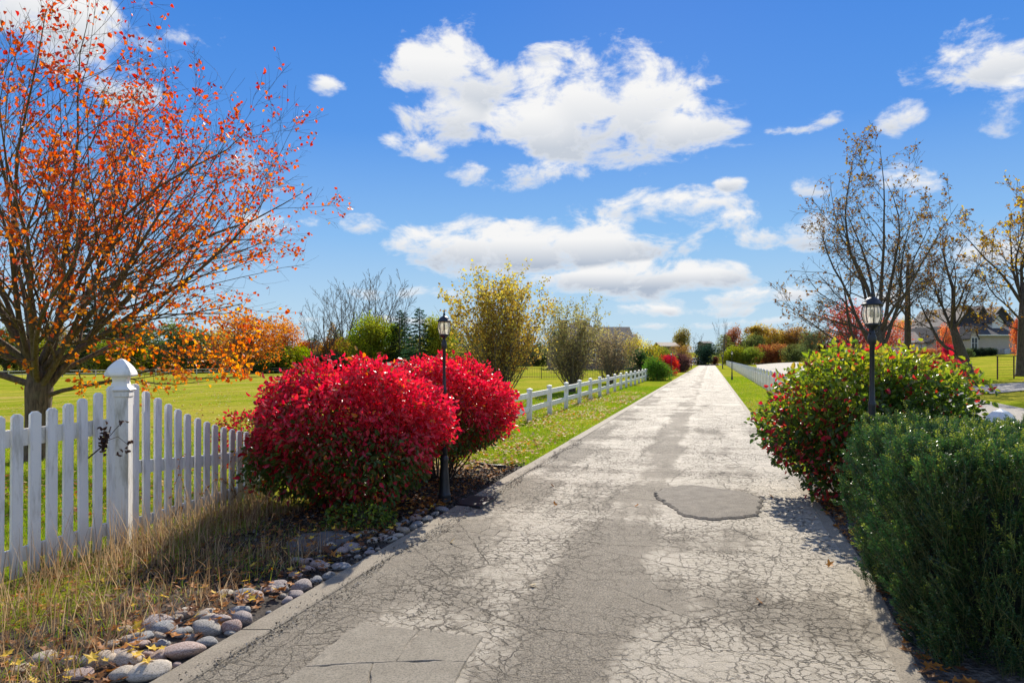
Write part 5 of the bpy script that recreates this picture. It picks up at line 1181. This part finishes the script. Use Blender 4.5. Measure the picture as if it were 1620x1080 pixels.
place('bare', 1143, 109, 508, 22, BR, 'slim dark bare tree with straight trunk at the far right verge')
# right background
for k, (kd, px, Y_, top, w_, c, lb) in enumerate([
        ('shrub', 1160, 165, 548, 42, YG, 'yellow-green hedge shrub behind the conifer at the picket fence end'), ('shrub2', 1186, 165, 549, 44, (.16, .19, .03), 'long low yellow-green shrub across the far lawn'),
        ('shrub', 1212, 168, 546, 40, (.3, .12, .05), 'rusty red shrub in the middle of the far hedge row'), ('shrub2', 1232, 168, 544, 40, (.28, .13, .05), 'rusty brown shrub at the right of the far hedge row'), ('shrub', 1258, 160, 545, 44, OL, 'olive shrub left of the wide bare tree branches'),
        ('round', 1162, 190, 518, 30, (.26, .11, .06), 'reddish brown round tree on the skyline'), ('round', 1190, 185, 530, 44, OL, 'olive tree below the skyline trees'), ('tall', 1200, 190, 514, 38, GO, 'golden tree left of the golden pair on the skyline'), ('round', 1226, 192, 519, 46, (.32, .2, .05), 'broad golden tree on the skyline'),
        ('round', 1262, 190, 518, 46, (.3, .17, .05), 'tan-gold tree right of the broad golden tree'), ('loose', 1282, 150, 520, 34, (.08, .1, .04), 'dark thin tree left of the wide bare tree'), ('round', 1300, 185, 524, 46, BR, 'brown tree behind the lower branches of the wide bare tree'), ('tall', 1335, 175, 528, 40, OL, 'olive tree behind the red tree'),
        ('loose', 1350, 92, 476, 80, (.38, .09, .07), 'rosy red tree left behind the right lantern'), ('loose', 1395, 96, 500, 80, (.42, .13, .08), 'salmon red tree behind the trunk of the wide bare tree'), ('round', 1440, 190, 506, 60, (.38, .25, .06), 'golden tree above the garage roof'), ('round', 1490, 195, 505, 70, (.36, .24, .05), 'wide golden tree behind the gap between the houses'),
        ('round', 1560, 200, 512, 70, GO, 'golden tree hidden behind the main house'), ('loose', 1497, 92, 512, 34, (.48, .14, .07), 'orange-red ornamental tree in front of the tan brick house'), ('shrub2', 1500, 86, 545, 18, (.42, .03, .07), 'small magenta shrub at the foot of the orange-red tree'),
        ('shrub', 1616, 90, 503, 26, (.48, .16, .07), 'orange tree in front of the upper gable at the right edge')]):
    place(kd, px, Y_, top, w_, c, lb, 'shrub' if 'shrub' in kd else 'tree', 'wild_shrub' if 'shrub' in kd else None)
for px, c, w_, lb in [(1462, (.4, .2, .08), 16, 'leftmost low orange shrub in the bed before the garage'), (1474, (.42, .22, .1), 15, 'middle low orange shrub in the bed before the garage'), (1486, (.25, .15, .1), 13, 'rightmost dull brown shrub of the orange bed'), (1512, (.07, .1, .03), 18, 'low green shrub left of the crooked trunk'), (1532, (.1, .13, .05), 14, 'low green shrub right of the crooked trunk')]:
    place('shrub2', px, 96, 551, w_, c, lb, 'shrub', 'garden_shrub')
for i, px in enumerate((1543, 1556, 1569)):
    place('shrub', px, 97, 550, 17, (.02, .035, .02), ['left', 'middle', 'right'][i]+' third of the clipped dark hedge along the tan house wall', 'shrub', 'clipped_shrub')

# ------------------------------------------------------------------ houses
def gable_roof(x0, x1, y0, y1, ze, zr, axis='x', th_=.18, ov=.4):
    mb = MB()
    if axis == 'x':
        a, b, ym = x0-ov, x1+ov, (y0+y1)/2; s_ = (zr-ze)/(ym-y0); yo = ov
        V = [(a, y0-yo, ze-s_*yo), (b, y0-yo, ze-s_*yo), (b, ym, zr), (a, ym, zr), (a, y1+yo, ze-s_*yo), (b, y1+yo, ze-s_*yo)]
    else:
        a, b, xm = y0-ov, y1+ov, (x0+x1)/2; s_ = (zr-ze)/(xm-x0)
        V = [(x0-ov, a, ze-s_*ov), (x0-ov, b, ze-s_*ov), (xm, b, zr), (xm, a, zr), (x1+ov, a, ze-s_*ov), (x1+ov, b, ze-s_*ov)]
    W2 = [(p[0], p[1], p[2]+th_) for p in V]; n = 6
    Fc = [(0, 1, 2, 3), (3, 2, 5, 4), (n, n+3, n+2, n+1), (n+3, n+4, n+5, n+2), (0, n, n+1, 1), (4, 5, n+5, n+4), (0, 3, n+3, n), (3, 4, n+4, n+3), (1, n+1, n+2, 2), (2, n+2, n+5, 5)]
    return mb.add(V+W2, Fc)
def walls(x0, x1, y0, y1, z0, ze, zr=None, axis='x'):
    mb = MB(); V = [(x0, y0, z0), (x1, y0, z0), (x1, y1, z0), (x0, y1, z0), (x0, y0, ze), (x1, y0, ze), (x1, y1, ze), (x0, y1, ze)]; Fc = [(0, 1, 5, 4), (2, 3, 7, 6)]
    if zr is None: Fc += [(1, 2, 6, 5), (3, 0, 4, 7), (4, 5, 6, 7)]
    elif axis == 'x': V += [(x0, (y0+y1)/2, zr), (x1, (y0+y1)/2, zr)]; Fc += [(1, 2, 6, 9, 5), (3, 0, 4, 8, 7)]
    else: V += [((x0+x1)/2, y0, zr), ((x0+x1)/2, y1, zr)]; Fc = [(0, 1, 5, 8, 4), (2, 3, 7, 9, 6), (1, 2, 6, 5), (3, 0, 4, 7)]
    return mb.add(V, Fc)
def window(root, x_, y_, z_, w, h, face='-y', door=False):
    f = MB(); p = MB(); dx, dy = (w, .08) if face == '-y' else (.08, w)
    o = (0, -.03) if face == '-y' else (-.03, 0)
    for a, b, c, d in ((0, h/2, w+.16, .09), (0, -h/2, w+.16, .09), (-w/2-.04, 0, .09, h), (w/2+.04, 0, .09, h), (0, 0, .05, h), (0, 0, w, .04)):
        if face == '-y': f.box((x_+a, y_-.03, z_+b), (c, .08, d))
        else: f.box((x_-.03, y_+a, z_+b), (.08, c, d))
    fr = f.build('window', M['trim'], root)
    p.box((x_+(0 if face == '-y' else .0), y_, z_), (w, .05, h) if face == '-y' else (.05, w, h)); pp = p.me('pane', M['window']); part('pane', pp, fr)
def house_right():
    Y0 = 104.; k = Y0/F
    def X(px): return (px-810)*k
    def Z(py): return CH+(HZ-py)*k
    zb = 2.2
    root = empty('brick_house', (0, 0, 0), 0, 'large tan brick house with steep brown roofs behind the crooked tree', 'house')
    x0, x1 = X(1531), X(1660); ze = Z(530)
    walls(x0, x1, Y0, Y0+9, zb, ze).build('wall', M['tanbrick'], root)
    # low front roof, shade put into its dark colour, against the tall block
    mb = MB(); V = [(x0-.5, Y0-.5, ze-.1), (x1, Y0-.5, ze-.1), (x1, Y0+5, Z(512)+.4), (x0+2.2, Y0+5, Z(512)+.4), (x0-.5, Y0+8, ze-.1)]
    mb.add(V+[(a, b, c+.16) for a, b, c in V], [(0, 1, 2, 3), (5, 8, 7, 6), (0, 3, 4), (5, 9, 8), (0, 5, 6, 1), (0, 4, 9, 5), (3, 2, 7, 8), (4, 3, 8, 9)]).build('roof', M['darkshadeshingle'], root)
    MB().box(((x0+x1)/2, Y0-.52, ze-.02), (x1-x0+.9, .12, .18)).build('gutter', M['trim'], root)
    MB().box((X(1544), Y0-.1, (zb+ze)/2), (.14, .14, ze-zb)).build('downpipe', M['trim'], root)
    # tall block with three parallel steep gables, ridges running away from the viewer
    for (a, b, pk, dy) in ((1540, 1590, 484, 2.5), (1572, 1614, 482, 1.6), (1600, 1660, 482, .8)):
        xa, xb = X(a), X(b); zr = Z(pk)+dy*.1; zl = Z(516)
        walls(xa, xb, Y0+5.2-dy+2, Y0+17+dy*.07, zb+1, zl, zr, 'y').build('wall', M['shadewall'] if False else M['darkshadeshingle'], root)  # gable fronts coloured dark to stand for shade on the walls
        gable_roof(xa, xb, Y0+5.2-dy+2, Y0+17+dy*.07, zl, zr, 'y').build('roof', M['shingle'], root)  # slopes in the lighter shingle, sunlight put into the colour
    # pale dormer gable
    walls(X(1586), X(1604), Y0+2.2, Y0+8, Z(530), Z(507), Z(497), 'y').build('dormer', M['trim'], root)
    gable_roof(X(1586), X(1604), Y0+2.2, Y0+7.9, Z(507), Z(497), 'y', .12, .3).build('roof', M['darkshadeshingle'], root)
    # left gable bay
    walls(X(1524), X(1535), Y0-1.5, Y0+7, zb, Z(531), Z(517), 'y').build('bay', M['tanbrick'], root); gable_roof(X(1524), X(1535), Y0-1.5, Y0+7, Z(531), Z(517), 'y', .14, .25).build('roof', M['darkshadeshingle'], root)
    window(root, X(1530.5), Y0-1.55, Z(543), .9, 1.7); window(root, X(1612), Y0-.05, Z(541), 1.3, 1.1); window(root, X(1640), Y0-.05, Z(541), 1.3, 1.1)
    # garage
    r2 = empty('garage', (0, 0, 0), 0, 'low tan garage wing with white doors left of the main brick house', 'garage'); Y1 = 110.; k2 = Y1/F
    def X2(px): return (px-810)*k2
    def Z2(py): return CH+(HZ-py)*k2
    walls(X2(1402), X2(1466), Y1, Y1+8, 2.0, Z2(542), Z2(526), 'x').build('wall', M['tanbrick'], r2); gable_roof(X2(1402), X2(1466), Y1, Y1+8, Z2(542), Z2(525), 'x').build('roof', M['shingle'], r2)
    walls(X2(1465), X2(1482), Y1-2, Y1+9, 2.0, Z2(535), Z2(519), 'y').build('gable_bay', M['tanbrick'], r2); gable_roof(X2(1465), X2(1482), Y1-2, Y1+9, Z2(535), Z2(519), 'y').build('roof', M['darkshadeshingle'], r2)
    walls(X2(1482), X2(1526), Y1+1, Y1+9, 2.0, Z2(533), Z2(518), 'x').build('wall', M['tanbrick'], r2); gable_roof(X2(1482), X2(1526), Y1+1, Y1+9, Z2(533), Z2(517), 'x').build('roof', M['darkshadeshingle'], r2)
    for a in (1418, 1446, 1461):
        w = 2.4 if a < 1460 else 1.0; dr = MB().box((X2(a), Y1-.03, 3.1), (w, .1, 2.2)).build('garage_door', M['trim'], r2)
        for j in range(4): 
            pm = MB().box((X2(a), Y1-.10, 2.25+j*.55), (w-.1, .04, .46)).me('panel', M['trim']); part('panel', pm, dr)
    window(r2, X2(1473), Y1-2.05, Z2(546), .8, 1.6)
    for i, px in enumerate((1581, 1600)):
        ac = empty('air_conditioner', (X(px), Y0-1.3, zb+.05), 0, ('left' if i == 0 else 'right')+' grey air conditioner unit by the tan brick wall', 'air conditioner', 'air conditioners by the brick house')
        MB().box((0, 0, .42), (.85, .85, .8), bev=.04).build('casing', M['acgrey'], ac); MB().lathe([(.36, .825), (.36, .85), (.05, .87)], 16).build('fan_guard', M['black'], ac)
house_right()
def house_left():
    Y0 = 98.; k = Y0/F; X = lambda px: (px-810)*k; Z = lambda py: CH+(HZ-py)*k
    root = empty('brick_house', (0, 0, 0), 0, 'brown brick house whose dark roofs and chimney rise behind the tall shrubs', 'house')
    walls(X(872), X(1000), Y0, Y0+12, -.2, Z(543)).build('wall', M['brownbrick'], root)
    # hipped main roof with apex, long ridge to the right
    x0, x1, xa = X(868), X(965), X(925); zE, zA = Z(541), Z(502)
    V = [(x0, Y0-.6, zE), (x1, Y0-.6, zE), (x1, Y0+12.6, zE), (x0, Y0+12.6, zE), (xa-.6, Y0+6, zA), (xa+.6, Y0+6, zA)]
    MB().add(V, [(0, 1, 5, 4), (1, 2, 5), (2, 3, 4, 5), (3, 0, 4), (3, 2, 1, 0)]).build('roof', M['brownshingle'], root)
    gable_roof(X(958), X(1003), Y0+1, Y0+11, Z(544), Z(516), 'x').build('roof', M['darkshadeshingle'], root)
    walls(X(958), X(1003), Y0+1, Y0+11, -.2, Z(544), Z(516), 'x').build('wall', M['brownbrick'], root)
    gable_roof(X(1004), X(1014), Y0+3, Y0+9, Z(541), Z(528), 'x').build('roof', M['darkshadeshingle'], root); walls(X(1003), X(1014), Y0+3, Y0+9, -.2, Z(541), Z(528), 'x').build('wall', M['brownbrick'], root)
    c = MB().box((X(895), Y0+5, Z(506)-2), (1.3, 1.0, 4)); c.box((X(895), Y0+5, Z(505)), (1.5, 1.2, .3)).build('chimney', M['brownbrick'], root)
    for px in (885, 910, 935, 975, 992): window(root, X(px), Y0-.05, 2.2, 1.2, 1.5)
M['brownshingle'] = shingle('reddish_shingles', (.1, .065, .055), (.19, .13, .11))
house_left()
def far_building(px0, px1, Y, ridge, eave, wm, rm, label, name='house'):
    k = Y/F; X0, X1 = (px0-810)*k, (px1-810)*k; zb = float(T((X0+X1)/2, Y)); Z = lambda py: CH+(HZ-py)*k
    root = empty(name, (0, 0, 0), 0, label, 'house'); walls(X0+.5, X1-.5, Y, Y+8, zb-.2, Z(eave), Z(ridge), 'x').build('wall', M[wm], root); gable_roof(X0+.5, X1-.5, Y, Y+8, Z(eave), Z(ridge), 'x', .2, .5).build('roof', M[rm], root)
    for f in (.25, .5, .75): window(root, X0+(X1-X0)*f, Y-.05, (zb+Z(eave))/2, 1.1, 1.2)
far_building(1044, 1075, 150, 542, 548, 'brownbrick', 'shingle', 'low distant house with a pale roof left of the skyline tree')
far_building(1112, 1128, 235, 540, 543, 'brownbrick', 'darkshadeshingle', 'dark distant building behind the dome evergreen', 'barn')
# white round pen in the pasture
def round_pen():
    c = (-14.6, 99.); z_ = float(T(*c)); root = empty('round_pen', (*c, z_), 0, 'white slatted round pen in the pasture behind the red bush', 'pen')
    pm = MB().box((0, 0, .62), (.1, .04, 1.24)).me('slat', M['white']); n = 120
    for k in range(n):
        a = 2*math.pi*k/n; o = part('slat', pm, root); o.location = (3.5*math.cos(a), 3.5*math.sin(a), 0); o.rotation_euler = (0, 0, a+math.pi/2)
    for z2 in (.3, 1.2): MB().tube([(3.52*math.cos(2*math.pi*k/36), 3.52*math.sin(2*math.pi*k/36), z2) for k in range(37)], .05, 4).build('rail', M['white'], root)
round_pen()
# parked cars
def car(loc, rz, label):
    root = empty('parked_car', loc, rz, label, 'car', 'white cars parked at the end of the drive')
    prof = [(-2.2, .35), (-2.25, .7), (-2.15, 1.0), (-1.3, 1.08), (-.7, 1.6), (1.5, 1.68), (2.1, 1.1), (2.2, .6), (2.15, .35)]
    V = []; n = len(prof)
    for sx in (-1, 1):
        for y_, z_ in prof: V.append((sx*(.92 if z_ < 1.15 else .72), y_, z_))
    MB().add(V, [tuple(range(n)), tuple(range(2*n-1, n-1, -1))]+[(k, n+k, n+(k+1) % n, (k+1) % n) for k in range(n)]).build('body', M['carpaint'], root)
    MB().add([(-.74, -1.3, 1.10), (.74, -1.3, 1.10), (.64, -.76, 1.56), (-.64, -.76, 1.56)], [(0, 1, 2, 3)]).build('windscreen', M['window'], root).location = (0, -.03, .02)
    for sx in (-1, 1):
        MB().add([(sx*.9, -.9, 1.15), (sx*.9, 1.6, 1.18), (sx*.76, 1.3, 1.58), (sx*.76, -.6, 1.55)], [(0, 1, 2, 3)]).build('side_window', M['window'], root)
        MB().box((sx*.68, -2.22, .78), (.4, .06, .16), bev=.02).build('headlight', M['chrome'], root)
        for y_ in (-1.4, 1.4):
            w_ = MB(); w_.tube([(sx*.72, y_, .34), (sx*.95, y_, .34)], .34, 16).build('wheel', M['tyre'], root)
    MB().box((0, -2.25, .62), (.9, .04, .2)).build('grille', M['tyre'], root)
x_, y_, z_ = G(1102.5, 186); car((x_, y_, z_+.05), .1, 'white car facing the viewer at the very end of the driveway')
x_, y_, z_ = G(1087, 190); car((x_, y_, z_+.05), -.2, 'white car half hidden by the maroon shrub at the drive end')
